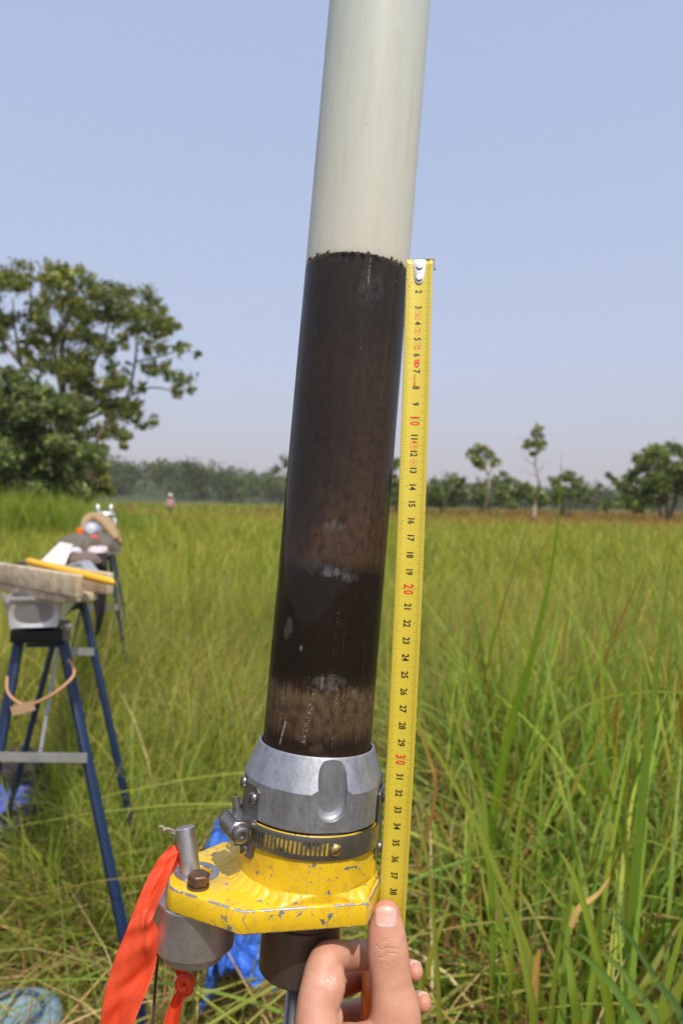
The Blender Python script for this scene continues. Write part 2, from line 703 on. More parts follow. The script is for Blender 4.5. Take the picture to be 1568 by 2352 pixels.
# tall lush stand of broad bladed grass at the right
parts = []
n = 13000
b = np.stack([0.08 + 2.1 * rng.random(n), 1.0 + 1.9 * rng.random(n), np.zeros(n)], -1)
keep = (b[:, 0] > 0.03 + 0.115 * b[:, 1] + 0.05 * np.sin(b[:, 1] * 7)) & (b[:, 0] < 0.75 * b[:, 1] + 0.25)
clump = np.sin(b[:, 0] * 9 + 2 * np.sin(b[:, 1] * 6)) * np.sin(b[:, 1] * 8.3 + 1)
keep &= rng.random(n) < 0.42 + 0.5 * clump
b = b[keep]
n = len(b)
h = 0.70 * np.exp(rng.normal(0, 0.2, n)) * np.clip((b[:, 0] - 0.02) / 0.36, 0.58, 1.06)
col = pick(LUSH, n, 0.25)
tipc = np.where(rng.random((n, 1)) < 0.2, np.array([[0.34, 0.16, 0.03]]), col * np.array([1.25, 1.1, 1.0]))
az = np.where(rng.random(n) < 0.6, rng.normal(0.5, 0.9, n), rng.random(n) * 6.28)
bend = np.clip(rng.gamma(2.1, 0.30, n), 0.06, 1.3)
parts.append(blades(b, h, az, bend, 0.011 + 0.014 * rng.random(n), col, 9, tipcol=tipc, twist=0.9, face=0.65))
n = 900
b = np.stack([0.16 + 1.5 * rng.random(n), 1.05 + 1.5 * rng.random(n), np.zeros(n)], -1)
b = b[(b[:, 0] > 0.06 + 0.12 * b[:, 1]) & (b[:, 0] < 0.75 * b[:, 1] + 0.25)]
n = len(b)
col = pick(LUSH + [(0.36, 0.38, 0.07)], n, 0.22)
parts.append(blades(b, 0.85 * np.exp(rng.normal(0, 0.2, n)), np.where(rng.random(n) < 0.5, rng.normal(0.0, 0.7, n), rng.normal(3.1, 0.8, n)), np.clip(rng.normal(1.0, 0.2, n), 0.6, 1.35),
                    0.012 + 0.010 * rng.random(n), col, 12, tipcol=np.where(rng.random((n, 1)) < 0.35, np.array([[0.42, 0.28, 0.09]]), col), twist=0.5))
V, Q, C = join(parts)
o = fast_mesh('tall_grass', V, Q, C, MAT_GRASS)
tag(o, 'tall lush stand of broad green grass blades beside the tape measure', 'grass', kind='stuff')
n = 6500
b = np.stack([0.10 + 1.8 * rng.random(n), 0.95 + 1.6 * rng.random(n), 0.05 + 0.28 * rng.random(n)], -1)
b = b[(b[:, 0] > 0.03 + 0.115 * b[:, 1]) & (b[:, 0] < 0.75 * b[:, 1] + 0.25)]
n = len(b)
col = pick(STRAW + RUST, n, 0.3)
V, Q, C = blades(b, 0.10 + 0.25 * rng.random(n), rng.random(n) * 6.28, np.clip(rng.normal(1.0, 0.4, n), 0.1, 1.4), 0.003 + 0.008 * rng.random(n), col, 6, twist=1.5)
o = fast_mesh('withered_leaves', V, Q, C, MAT_DRY)
tag(o, 'withered brown curled leaves low among the tall green grass', 'leaves', kind='stuff')


# big single blades in front of the stand, each one a plant leaf of its own
def big_blade(px, wid, col, label, tip=None, fold=0.25, taper=0.55):
    pts = spline([at(*p) for p in px], 6)
    n = len(pts)
    vs, fs, cs = [], [], []
    for i, p in enumerate(pts):
        tt = i / (n - 1)
        tg = (pts[min(i + 1, n - 1)] - pts[max(i - 1, 0)]).normalized()
        view = (p - CAM).normalized()
        side = tg.cross(view).normalized()
        nrm = side.cross(tg).normalized()
        w = wid * 0.5 * min(1, 0.6 + 2 * tt) * max(0.03, (1 - tt)) ** taper
        side = (side * 0.95 + nrm * 0.3).normalized()
        vs += [p - side * w - nrm * w * fold, p, p + side * w - nrm * w * fold]
        c = np.array(col) * np.array([1.75, 1.55, 1.1])
        if tip is not None:
            c = c * (1 - tt ** 4) + np.array(tip) * tt ** 4
        cs += [c * 0.95, c * 1.15, c]
    for i in range(n - 1):
        for k in range(2):
            fs.append((i * 3 + k, i * 3 + k + 1, i * 3 + 4 + k, i * 3 + 3 + k))
    o = fast_mesh('grass_blade', np.array([v[:] for v in vs]), np.array(fs), np.array(cs), MAT_GRASS)
    return tag(o, label, 'grass blade', 'large single grass blades')


BB = [
    ([(1085, 2330, 1.72), (1120, 1950, 1.64), (1175, 1660, 1.54), (1222, 1500, 1.46), (1262, 1320, 1.4), (1282, 1180, 1.36), (1289, 1035, 1.32)], 0.026, (0.15, 0.24, 0.035), 'tallest upright green grass blade with its tip against the sky', None),
    ([(1480, 2900, 0.95), (1410, 2400, 0.92), (1370, 2190, 0.92), (1320, 2020, 0.95), (1283, 1955, 0.98)], 0.017, (0.16, 0.22, 0.035), 'pale green grass blade standing up low in front of the tall stand', None),
    ([(1210, 2900, 0.95), (1225, 2390, 0.92), (1212, 2260, 0.92), (1180, 2120, 0.95), (1135, 2045, 0.98)], 0.015, (0.14, 0.19, 0.035), 'green grass blade curving over beside the holding hand', None),
    ([(1310, 2900, 0.9), (1325, 2400, 0.9), (1315, 2280, 0.9), (1303, 2195, 0.93), (1288, 2172, 0.95)], 0.018, (0.12, 0.19, 0.03), 'short broad green grass blade beside the brown litter', None),
    ([(1290, 2172, 0.95), (1350, 2205, 0.92), (1425, 2290, 0.86), (1480, 2400, 0.8), (1500, 2700, 0.8)][::-1], 0.017, (0.10, 0.19, 0.045), 'bright green grass blade bowing down towards the ground', None),
    ([(1330, 2145, 0.95), (1385, 2190, 0.93), (1450, 2260, 0.9), (1520, 2400, 0.85), (1540, 2800, 0.85)][::-1], 0.014, (0.11, 0.18, 0.05), 'bluish green grass blade arching over the litter', None),
    ([(1408, 2100, 1.0), (1450, 2160, 0.97), (1505, 2250, 0.95), (1580, 2390, 0.9), (1610, 2800, 0.9)][::-1], 0.013, (0.07, 0.13, 0.05), 'dark bluish grass blade bowing over at the edge of the stand', None),
    ([(1015, 2900, 1.0), (1010, 2400, 1.0), (1000, 2180, 1.02), (985, 2000, 1.05), (960, 1880, 1.08), (952, 1850, 1.1)], 0.010, (0.13, 0.16, 0.03), 'thin yellowish grass blade standing close behind the tape', (0.4, 0.3, 0.1)),
    ([(965, 2900, 1.05), (960, 2350, 1.05), (980, 2230, 1.05), (1015, 2120, 1.06), (1035, 2065, 1.07)], 0.014, (0.17, 0.20, 0.035), 'mottled yellow green grass blade leaning away from the hand', (0.26, 0.22, 0.06)),
    ([(1120, 2900, 1.2), (1130, 2200, 1.2), (1120, 1950, 1.22), (1105, 1800, 1.25), (1080, 1745, 1.25), (1058, 1760, 1.22), (1038, 1800, 1.2)], 0.013, (0.12, 0.18, 0.03), 'green grass blade arching over with a hanging tip', None),
    ([(1560, 2800, 1.2), (1460, 2100, 1.25), (1420, 1900, 1.25), (1365, 1720, 1.28), (1330, 1640, 1.3), (1263, 1555, 1.3)], 0.010, (0.12, 0.19, 0.025), 'long straight grass blade crossing the stand at a slant', None),
    ([(1160, 2900, 1.15), (1170, 2300, 1.15), (1180, 2000, 1.18), (1210, 1800, 1.2), (1290, 1660, 1.2), (1400, 1600, 1.18), (1568, 1590, 1.12), (1640, 1620, 1.1)], 0.010, (0.14, 0.19, 0.03), 'long grass blade arching far over towards the side', None),
    ([(1250, 2900, 1.1), (1260, 2400, 1.1), (1300, 2100, 1.12), (1380, 1980, 1.1), (1480, 1930, 1.05), (1600, 1990, 1.0)], 0.011, (0.12, 0.17, 0.03), 'grass blade arching low over the brown litter', None),
]
for a in BB:
    big_blade(*a[:3], a[3], a[4], taper=1.1 if 'tallest' in a[3] else 0.55)
# dry hanging strips
DB = [
    ([(950, 2000, 1.3), (985, 1900, 1.25), (1000, 1800, 1.2), (985, 1740, 1.2), (965, 1680, 1.2), (958, 1640, 1.2)], 0.008, (0.33, 0.2, 0.09), 'thin reddish dry stalk standing right behind the tape'),
    ([(1310, 2130, 0.98), (1330, 2085, 0.98), (1370, 2055, 0.98), (1400, 2015, 0.98)], 0.011, (0.42, 0.30, 0.15), 'dry straw coloured leaf strip lying slantwise'),
    ([(1225, 2330, 1.0), (1228, 2260, 1.0), (1235, 2200, 1.0), (1238, 2180, 1.0)], 0.013, (0.36, 0.23, 0.10), 'flat brown dead leaf strip hanging upright'),
]
for px, w, c, lab in DB:
    o = big_blade(px, w, c, lab)
    o.name = 'dry_leaf'
    o['category'] = 'dry leaf'
    o['group'] = 'single dry leaves'


# ------------------------------------------------------------------ trees
def tree(name, label, base, limbs, clumps, d, size, dens, cols, bark=MAT_BARK, depth=0.5, group=None, cat='tree', flat=0.8, extra=None):
    """limbs: [(list of pixels, r0, r1)], clumps: [(u, v, r px)] seen at distance d (m); depth spreads clumps in y"""
    root = thing(name, (base.x, base.y, 0), label, cat, group)
    s = d / F
    wood = []
    for px, ra, rb in limbs:
        yo = 0.0
        pts = []
        for i, p in enumerate(px):
            dd = d if i == 0 else d + rng.normal(0, 0.02 * d)
            q = at(p[0], p[1], p[2] if len(p) > 2 else dd)
            if i == 0 and (len(p) > 2 or p[1] > 1120):
                q.z = -0.1
            pts.append(q)
        path = spline(pts, 4)
        m = len(path) - 1
        wood.append(tube(path, [ra + (rb - ra) * i / m for i in range(m + 1)], 8))
    if wood:
        obj('trunk', *merge(wood), bark, root, smooth=True)
    cen, rad, cnt = [], [], []
    for c in clumps:
        u, v, r = c[:3]
        dd = d + (rng.random() - 0.5) * 2 * depth * (c[3] if len(c) > 3 else 1)
        p = at(u, v, dd)
        rr = r * s
        p.z = max(p.z, 0.3)
        cen.append(p[:])
        rad.append(rr)
        cnt.append(max(14, 1.7 * dens * rr * rr))
    V, Q, C = leaves(cen, rad, cnt, size, [tuple(x * 1.35 for x in c_) for c_ in cols], flat)
    V[:, 2] = np.maximum(V[:, 2], 0.05)
    fast_mesh('crown', V, Q, C, MAT_LEAF, root, smooth=False)
    return root


DARK = [(0.065, 0.095, 0.022), (0.085, 0.11, 0.024), (0.05, 0.075, 0.02), (0.13, 0.135, 0.03)]
OLIVE = [(0.13, 0.135, 0.026), (0.18, 0.16, 0.03), (0.09, 0.105, 0.024), (0.24, 0.19, 0.05)]
FRESH = [(0.12, 0.18, 0.045), (0.16, 0.21, 0.055), (0.095, 0.145, 0.04), (0.19, 0.19, 0.055)]
DUST = [(0.11, 0.125, 0.055), (0.13, 0.14, 0.06), (0.085, 0.10, 0.045)]


def z2(l):  # coordinates read on an enlargement of the left trees
    return [(x / 3.035, 574 + y / 3.035, r / 3.035) for x, y, r in l]


def sub(cl, k, spread=0.75, rr=0.5):
    """break every clump into smaller ones so that the crown has gaps"""
    out = []
    for c in cl:
        u, v, r = c[:3]
        for _ in range(k):
            a, q = rng.random() * 6.28, rng.random() ** 0.5 * spread * r
            out.append((u + q * math.cos(a), v + q * math.sin(a) * 0.8, r * rr * (0.7 + 0.6 * rng.random())))
    return out


D1 = 30.0
crown = z2([(150, 160, 110), (330, 150, 110), (90, 230, 80), (560, 200, 100), (700, 270, 110), (430, 260, 80), (500, 430, 130), (330, 430, 120), (620, 480, 120),
            (760, 420, 110), (930, 380, 120), (1020, 460, 120), (900, 500, 100), (1140, 520, 80), (1200, 545, 50), (1060, 660, 90), (1270, 690, 55), (1150, 850, 75),
            (1040, 820, 60), (1270, 900, 55), (90, 500, 85), (190, 680, 75), (360, 640, 110), (540, 640, 130), (700, 640, 100), (600, 780, 130), (430, 800, 110),
            (560, 950, 120), (740, 930, 85), (820, 810, 70), (1000, 1180, 75), (880, 1130, 95), (740, 1130, 110), (870, 1290, 60), (640, 1010, 90), (330, 300, 60),
            (-60, 250, 120), (-150, 420, 130), (-80, 600, 120), (-220, 600, 140), (450, 150, 40), (1370, 730, 22), (1340, 985, 25), (1230, 990, 40), (640, 1290, 90), (760, 1260, 70), (860, 640, 60), (240, 560, 80), (250, 820, 80), (980, 960, 45), (480, 1120, 90), (880, 930, 40)])
zp = lambda l: [(x / 3.035, 574 + y / 3.035) for x, y in l]
tree('broadleaf_tree', 'tallest spreading broadleaf tree with an open olive green crown', at(135, 1150, D1),
     [(zp([(415, 1760), (425, 1400), (445, 1050), (430, 750), (470, 480), (560, 250)]), 0.24, 0.04),
      (zp([(445, 1060), (380, 700), (330, 400), (320, 180)]), 0.13, 0.03),
      (zp([(430, 1250), (250, 950), (150, 800), (110, 560), (90, 330)]), 0.12, 0.03),
      (zp([(435, 1180), (600, 900), (720, 640), (780, 420)]), 0.12, 0.03),
      (zp([(430, 1300), (620, 1180), (800, 1120), (1000, 1170)]), 0.09, 0.03),
      (zp([(470, 1200), (700, 1100), (870, 1050), (940, 800), (960, 600), (1000, 440)]), 0.10, 0.03),
      (zp([(875, 1040), (1050, 960), (1250, 990), (1350, 990)]), 0.05, 0.015),
      (zp([(950, 780), (1120, 740), (1260, 700), (1380, 730)]), 0.05, 0.015),
      (zp([(150, 800), (-50, 560), (-180, 420)]), 0.09, 0.03)],
     sub(crown, 11, 1.1, 0.42), D1, 0.17, 470, OLIVE + FRESH + DARK, depth=2.6, flat=0.85)
bush = z2([(60, 1000, 140), (250, 1010, 110), (390, 1060, 120), (150, 1200, 160), (400, 1250, 150), (560, 1130, 100), (300, 1400, 170), (100, 1450, 170), (550, 1400, 140),
           (660, 1440, 90), (250, 1580, 140), (60, 1600, 150), (430, 1560, 120), (40, 1700, 110), (180, 1690, 110), (330, 1690, 100), (470, 1680, 90), (600, 1690, 80), (-120, 1300, 200), (-120, 1550, 200), (-100, 1050, 160), (20, 860, 80)])
tree('leafy_tree', 'bushy lighter green tree standing in front of the tallest tree', at(60, 1150, 26.0),
     [(zp([(180, 1780), (190, 1500), (160, 1250), (120, 1050)]), 0.14, 0.04), (zp([(320, 1780), (330, 1500), (390, 1250), (400, 1060)]), 0.12, 0.04)],
     sub(bush, 8, 1.0, 0.48), 26.0, 0.17, 850, FRESH + DUST, depth=1.6)
bush2 = z2([(560, 1580, 90), (690, 1520, 80), (740, 1600, 70), (620, 1650, 70), (700, 1690, 60), (780, 1690, 45), (700, 1400, 60), (860, 1310, 55), (820, 1250, 50), (860, 1370, 30)])
tree('small_tree', 'slender small tree with drooping leaves beside the tallest tree', at(205, 1150, 28.0),
     [(zp([(600, 1780), (640, 1500), (690, 1290), (780, 1180)]), 0.09, 0.03), (zp([(690, 1300), (850, 1290)]), 0.04, 0.02)],
     sub(bush2, 5, 0.8, 0.5), 28.0, 0.17, 700, FRESH + OLIVE, depth=1.0)


def z6(l):
    return [(918.5 + x / 2.415, 947.2 + y / 2.415, r / 2.415) for x, y, r in l]


zq = lambda l: [(918.5 + x / 2.415, 947.2 + y / 2.415) for x, y in l]
GR = 'trees at the far edge of the field'
tree('round_bush', 'wide dusty green bush next to the crooked tree', at(1020, 1170, 62),
     [(zq([(230, 560), (235, 470), (250, 400)]), 0.14, 0.05)],
     sub(z6([(170, 430, 60), (240, 380, 60), (310, 390, 60), (200, 480, 60), (300, 470, 60), (360, 440, 45), (130, 440, 50)]), 6, 0.8, 0.5), 62, 0.36, 110, FRESH + DUST, depth=2, group=GR, cat='bush')
tree('crooked_tree', 'crooked pale trunked tree with a flat leafy crown', at(1112, 1170, 58),
     [(zq([(465, 570), (480, 470), (492, 400), (480, 330), (450, 270)]), 0.12, 0.04), (zq([(486, 350), (520, 290), (535, 250)]), 0.09, 0.04), (zq([(480, 330), (420, 250)]), 0.07, 0.03)],
     sub(z6([(400, 245, 35), (450, 215, 45), (500, 250, 40), (530, 280, 30), (460, 290, 35), (420, 275, 30)]), 6, 0.85, 0.55), 58, 0.34, 110, FRESH + OLIVE, MAT_PALE_BARK, depth=1.2, group=GR)
tree('thicket', 'dusty thicket round the foot of the crooked tree', at(1100, 1170, 66), [],
     sub(z6([(420, 440, 60), (520, 400, 60), (450, 500, 50), (540, 470, 60), (580, 350, 35)]), 6, 0.8, 0.5), 66, 0.38, 100, DUST + FRESH, depth=2, group=GR, cat='bush')
tree('slender_tree', 'slender tree with a bare pale trunk and one small high tuft', at(1228, 1170, 55),
     [(zq([(742, 590), (748, 500), (770, 400), (748, 290), (758, 180), (765, 60)]), 0.14, 0.03), (zq([(755, 300), (700, 260), (660, 190)]), 0.035, 0.012),
      (zq([(760, 330), (800, 290), (830, 255)]), 0.035, 0.012), (zq([(765, 360), (710, 335), (670, 310)]), 0.03, 0.012), (zq([(750, 250), (690, 160), (640, 130)]), 0.03, 0.012)],
     sub(z6([(765, 90, 22), (760, 130, 32), (725, 170, 32), (785, 165, 32), (755, 200, 32), (740, 235, 18), (700, 190, 18)]), 6, 0.9, 0.55), 55, 0.28, 150, FRESH + OLIVE, MAT_PALE_BARK, depth=0.8, group=GR)
tree('dark_bush', 'dark green round bush behind the slender tree', at(1190, 1170, 68), [],
     sub(z6([(630, 430, 55), (690, 420, 55), (640, 490, 50), (720, 470, 50), (780, 430, 40), (780, 490, 45), (600, 390, 30)]), 6, 0.8, 0.5), 68, 0.40, 100, DARK + FRESH, depth=2, group=GR, cat='bush')
tree('rounded_tree', 'rounded green tree between the slender tree and the open gap', at(1298, 1170, 60),
     [(zq([(905, 570), (905, 500), (925, 420)]), 0.22, 0.06), (zq([(905, 500), (860, 430)]), 0.1, 0.04), (zq([(910, 490), (990, 430)]), 0.1, 0.04)],
     sub(z6([(850, 390, 40), (920, 360, 45), (980, 400, 45), (1010, 440, 30), (880, 440, 45), (950, 450, 40), (860, 490, 30)]), 6, 0.85, 0.5), 60, 0.38, 130, FRESH + DARK, depth=1.8, group=GR)
tree('sparse_tree', 'thin sparse small tree in the open gap', at(1365, 1170, 70),
     [(zq([(1085, 560), (1080, 480), (1110, 410)]), 0.08, 0.03), (zq([(1060, 560), (1050, 490), (1020, 440)]), 0.07, 0.03)],
     sub(z6([(1105, 420, 25), (1060, 450, 25), (1040, 480, 30), (1000, 490, 25), (1150, 350, 20), (1180, 370, 18)]), 5, 0.9, 0.5), 70, 0.36, 45, DUST, depth=1.5, group=GR)
tree('large_tree', 'large full dark green tree standing past the open gap', at(1520, 1170, 52),
     [(zq([(1480, 600), (1480, 480), (1460, 380), (1440, 260)]), 0.22, 0.06), (zq([(1480, 470), (1560, 380), (1600, 300)]), 0.2, 0.06), (zq([(1470, 430), (1380, 350), (1330, 290)]), 0.14, 0.05)],
     sub(z6([(1390, 210, 55), (1470, 210, 60), (1550, 230, 65), (1330, 270, 50), (1420, 290, 70), (1510, 310, 80), (1600, 300, 90), (1300, 320, 40), (1370, 370, 70), (1270, 380, 50),
             (1450, 400, 80), (1550, 400, 70), (1230, 420, 50), (1320, 450, 70), (1400, 470, 70), (1260, 480, 50), (1640, 400, 90)]), 7, 0.85, 0.48), 52, 0.36, 150, DARK + FRESH, depth=2.5, group=GR)
tree('low_bush', 'low green bush at the foot of the large dark tree', at(1400, 1175, 58), [],
     sub(z6([(1150, 510, 40), (1200, 500, 40), (1280, 520, 40), (1350, 525, 40), (1130, 530, 25)]), 6, 0.85, 0.5), 58, 0.36, 110, FRESH + DARK, depth=1.5, group=GR, cat='bush')
tree('gap_tree', 'blurred tree showing between the core tube and the tape', at(905, 1165, 64),
     [([(908, 1190), (910, 1130), (905, 1080)], 0.15, 0.05)],
     sub([(915, 1065, 14), (900, 1075, 18), (908, 1105, 20), (880, 1110, 25), (925, 1130, 22), (900, 1140, 22)], 6, 0.85, 0.5), 64, 0.38, 100, DUST + FRESH, depth=1.5, group=GR)
tree('thin_dry_tree', 'thin greyish tree just past the core tube before the wood', at(645, 1150, 80),
     [([(640, 1165), (645, 1120), (650, 1060)], 0.10, 0.03), ([(645, 1110), (665, 1050)], 0.06, 0.02), ([(600, 1160), (597, 1110)], 0.06, 0.03)],
     sub([(650, 1055, 16), (640, 1085, 16), (665, 1070, 14), (655, 1110, 18), (670, 1120, 18)], 5, 0.9, 0.5), 80, 0.42, 40, [(0.12, 0.10, 0.06), (0.09, 0.09, 0.045)], depth=1.5, group=GR)

# the wood behind: one mass
cen, rad, cnt = [], [], []
for i in range(2100):
    u = -900 + 3300 * rng.random()
    dd = 230 + 150 * rng.random()
    if u < 900:
        top = np.interp(u, [-250, 0, 250, 330, 400, 500, 600, 700, 900], [1060, 1062, 1066, 1070, 1074, 1084, 1100, 1112, 1125]) + rng.normal(0, 3)
    else:
        top = np.interp(u, [900, 1000, 1300, 1568, 1850], [1128, 1130, 1135, 1138, 1138]) + rng.normal(0, 3)
    hz = 1160 + (u - 784) * math.tan(ROLL)
    v = top + (hz - top) * rng.random() ** 1.2
    p = at(u, v, dd)
    cen.append(p[:])
    rad.append(3.0 + 1.8 * rng.random())
    cnt.append(90)
V, Q, C = leaves(cen, rad, cnt, 1.3, [(0.05, 0.082, 0.018), (0.066, 0.105, 0.02), (0.09, 0.12, 0.026), (0.11, 0.12, 0.035)], 0.8)
V[:, 2] = np.maximum(V[:, 2], 0.2)
o = fast_mesh('distant_wood', V, Q, C, MAT_LEAF, smooth=False)
tag(o, 'long dark green wood on the rise behind the field', 'wood', kind='stuff')
# the rise under that wood
hv, hf = [], []
us = list(range(-1800, 3400, 60))
for u in us:
    top = np.interp(u, [-400, 250, 400, 600, 900, 2000], [1085, 1088, 1095, 1120, 1140, 1150])
    hz = 1160 + (u - 784) * math.tan(ROLL)
    for dd, k in ((215, 0), (300, 0.7), (420, 1.0), (600, 0.6), (800, 0)):
        p = at(u, hz, dd)
        hv.append((p.x, p.y, max(0, EYE + (hz - top) / F * 420) * k - 0.05))
for i in range(len(us) - 1):
    for k in range(4):
        hf.append((i * 5 + k, (i + 1) * 5 + k, (i + 1) * 5 + k + 1, i * 5 + k + 1))
o = obj('hill', hv, hf, simple('hill_scrub', (0.05, 0.065, 0.02), 0.95, nscale=0.1, var=0.5), smooth=True)
tag(o, 'gentle wooded rise behind the field', kind='structure')

# ================================================================== CORER WITH THE CORE TUBE
S = 1.035 / 1000                      # local millimetres -> metres
A0 = at(728, 1702, 0.400 * 1.035)
A1 = at(872.5, 0, 0.4295 * 1.035)
ez = (A1 - A0).normalized()
ey = (fw - ez * fw.dot(ez)).normalized()
ex = ey.cross(ez)
MC = Matrix((ex, ey, ez)).transposed().to_4x4()
MC.translation = A0


def L(x, y, z):
    return MC @ (Vector((x, y, z)) * S)


def sc(vf):
    return [Vector(v) * S for v in vf[0]], vf[1]


def pol(r, deg, z):
    return Vector((r * math.cos(R(deg)), r * math.sin(R(deg)), z))


# materials -----------------------------------------------------------------
def metal(name, col, rough, scale=(300, 300, 30), var=0.3, dirt=0.25, bump=0.15):
    t = NT(name)
    co = t.coord()
    n1 = t.noise(t.scale(co, scale), 3.0, 5, 0.65)
    n2 = t.noise(co, 420, 6, 0.75)
    n3 = t.noise(co, 45, 4, 0.6)
    c = t.mix(n1, tuple(x * (1 - var) for x in col), tuple(min(1, x * (1 + var * 0.6)) for x in col))
    d = t.ramp(n2, [(0.52, 0.0), (0.66, 1.0)])
    c = t.mix(t.math('MULTIPLY', d, dirt), c, (0.09, 0.07, 0.055))
    stain = t.ramp(t.noise(t.scale(co, (90, 90, 35)), 1.0, 6, 0.7), [(0.45, 0.0), (0.7, 1.0)])
    c = t.mix(t.math('MULTIPLY', stain, dirt * 1.3, clamp=True), c, (0.16, 0.13, 0.105))
    t.P(Base_Color=c, Metallic=0.9, Roughness=t.math('ADD', t.math('MULTIPLY', n3, 0.3), rough - 0.12))
    t.bump(t.math('ADD', n1, n2), bump, 0.0003)
    return t.m


MAT_ALU = metal('brushed_aluminium', (0.46, 0.47, 0.50), 0.48, dirt=0.32)
MAT_ALU2 = metal('turned_aluminium', (0.60, 0.58, 0.57), 0.36, (60, 60, 900), dirt=0.2)
MAT_STEEL = metal('stainless_steel', (0.33, 0.315, 0.30), 0.28, dirt=0.3, bump=0.05)
MAT_DARKSTEEL = metal('tarnished_steel', (0.20, 0.155, 0.12), 0.45, dirt=0.6)
MAT_RUST = metal('rusty_steel', (0.22, 0.13, 0.085), 0.5, dirt=0.7, bump=0.4)
MAT_BRASS = metal('brass', (0.62, 0.43, 0.15), 0.35, dirt=0.4)
MAT_BLACK = simple('dark_gap', (0.015, 0.013, 0.012), 0.8)
MAT_PLATEMETAL = metal('bare_metal', (0.46, 0.45, 0.47), 0.45, dirt=0.3)


def yellow_paint(name, edge):
    t = NT(name)
    co = t.coord()
    n1 = t.noise(co, 130, 3, 0.6, dist=0.6)
    n2 = t.noise(t.scale(co, (1, 0.25, 1)), 330, 2, 0.5, dist=1.5)
    n3 = t.noise(co, 25, 5, 0.6)
    lo, hi = (0.45, 0.51) if edge else (0.645, 0.665)
    chip = t.math('MAXIMUM', t.ramp(n1, [(lo, 0.0), (hi, 1.0)]), t.ramp(n2, [(0.70, 0.0), (0.715, 1.0)]))
    # long thin scratches
    w = t.n.new('ShaderNodeTexWave')
    w.inputs['Scale'].default_value = 14
    w.inputs['Distortion'].default_value = 34
    w.inputs['Detail'].default_value = 3
    t.l.new(t.scale(co, (2.2, 1.3, 2)), w.inputs['Vector'])
    scr = t.math('MULTIPLY', t.ramp(w.outputs['Fac'], [(0.985, 0.0), (0.997, 1.0)]), t.ramp(n3, [(0.5, 0.0), (0.62, 1.0)]))
    chip = t.math('MAXIMUM', chip, scr)
    grime = t.ramp(t.noise(co, 70, 6, 0.75), [(0.50, 0.0), (0.70, 0.6)])
    c = t.mix(n3, (0.69, 0.425, 0.012), (0.78, 0.51, 0.016))
    c = t.mix(grime, c, (0.36, 0.21, 0.02))
    c = t.mix(chip, c, (0.27, 0.26, 0.28))
    t.P(Base_Color=c, Roughness=t.mixf(chip, 0.33, 0.5), Metallic=t.math('MULTIPLY', chip, 0.6), Coat_Weight=0.25, Coat_Roughness=0.25)
    t.bump(t.math('SUBTRACT', t.math('MULTIPLY', t.noise(co, 220, 4), 0.4), chip), 0.35, 0.0004)
    return t.m


MAT_YELLOW = yellow_paint('yellow_paint', False)
MAT_YEDGE = yellow_paint('yellow_paint_worn', True)

corer = thing('corer_head', L(0, 0, -73), 'yellow steel corer head with aluminium collar and hose clamp holding the core tube', 'corer')

# flange plate: elongated hexagon turned about the tube axis, hole for the pin
E1, E2 = Vector((-0.959, -0.283, 0)), Vector((0.283, -0.959, 0))
PL_T, PL_B = -73.0, -85.0
outl = [(78, 11), (75.5, 15.5), (43, 41.5), (-24, 41.5), (-43, 12), (-43, -12), (-24, -41.5), (43, -41.5), (75.5, -15.5), (78, -11)]
vs = [E1 * a + E2 * b + Vector((0, 0, PL_T)) for a, b in outl] + [E1 * a + E2 * b + Vector((0, 0, PL_B)) for a, b in outl]
k = len(outl)
fs = [tuple(range(k)), tuple(range(2 * k - 1, k - 1, -1))] + [(i, k + i, k + (i + 1) % k, (i + 1) % k) for i in range(k)]
bm = bmesh.new()
me = bpy.data.meshes.new('x')
me.from_pydata([v * S for v in vs], [], fs)
bm.from_mesh(me)
plate = bm_obj('flange_plate', bm, None, corer, MC, mats=[MAT_YELLOW, MAT_YEDGE])
HOLE = Vector((-60.5, -14.5, 0))


def cutter(vf, mtx):
    o = obj('cut', *vf, matrix=mtx)
    bm = bmesh.new()
    bm.from_mesh(o.data)
    bmesh.ops.recalc_face_normals(bm, faces=bm.faces)
    bm.to_mesh(o.data)
    bm.free()
    return o


def cyl(c, r, z0, z1, n=48):
    v, f = lathe([(r, z0), (r, z1)], n)
    f.append(tuple(i * 2 for i in range(n))[::-1])
    f.append(tuple(i * 2 + 1 for i in range(n)))
    return [Vector(p) + Vector((c[0], c[1], 0)) for p in v], f


def cut(o, cutters):
    for c in cutters:
        md = o.modifiers.new('cut', 'BOOLEAN')
        md.operation = 'DIFFERENCE'
        md.object = c
        md.solver = 'EXACT'
    bake(o)
    for c in cutters:
        bpy.data.objects.remove(c)
    return o


cut(plate, [cutter(sc(cyl(HOLE, 8.3, -95, -60)), MC)])
bevel(plate, 0.9 * S, 2, 40, 1)
# worn ring round the hole
v, f = lathe([(8.6, PL_T + 0.12), (12.6, PL_T + 0.16)], 40)
obj('worn_ring', *sc(([Vector(p) + HOLE for p in v], f)), MAT_PLATEMETAL, corer, MC)

# neck with two milled flats
v, f = lathe([(33, -38.6), (39.6, -38.6), (40, -39), (40, -74), (33, -74)], 160, closed=True)
neck = obj('neck', *sc((v, f)), MAT_YELLOW, corer, MC)


def flat_cut(deg, dist, z0, z1):
    mt = Matrix.Rotation(R(deg), 4, 'Z')
    return cutter(sc(box((dist + 20, 0, (z0 + z1) / 2), (20, 60, (z1 - z0) / 2), mt)), MC)


cut(neck, [flat_cut(325, 38.2, -90, -30)])
autosmooth(neck, 6)

# weld bead: rippled fillet between neck and plate


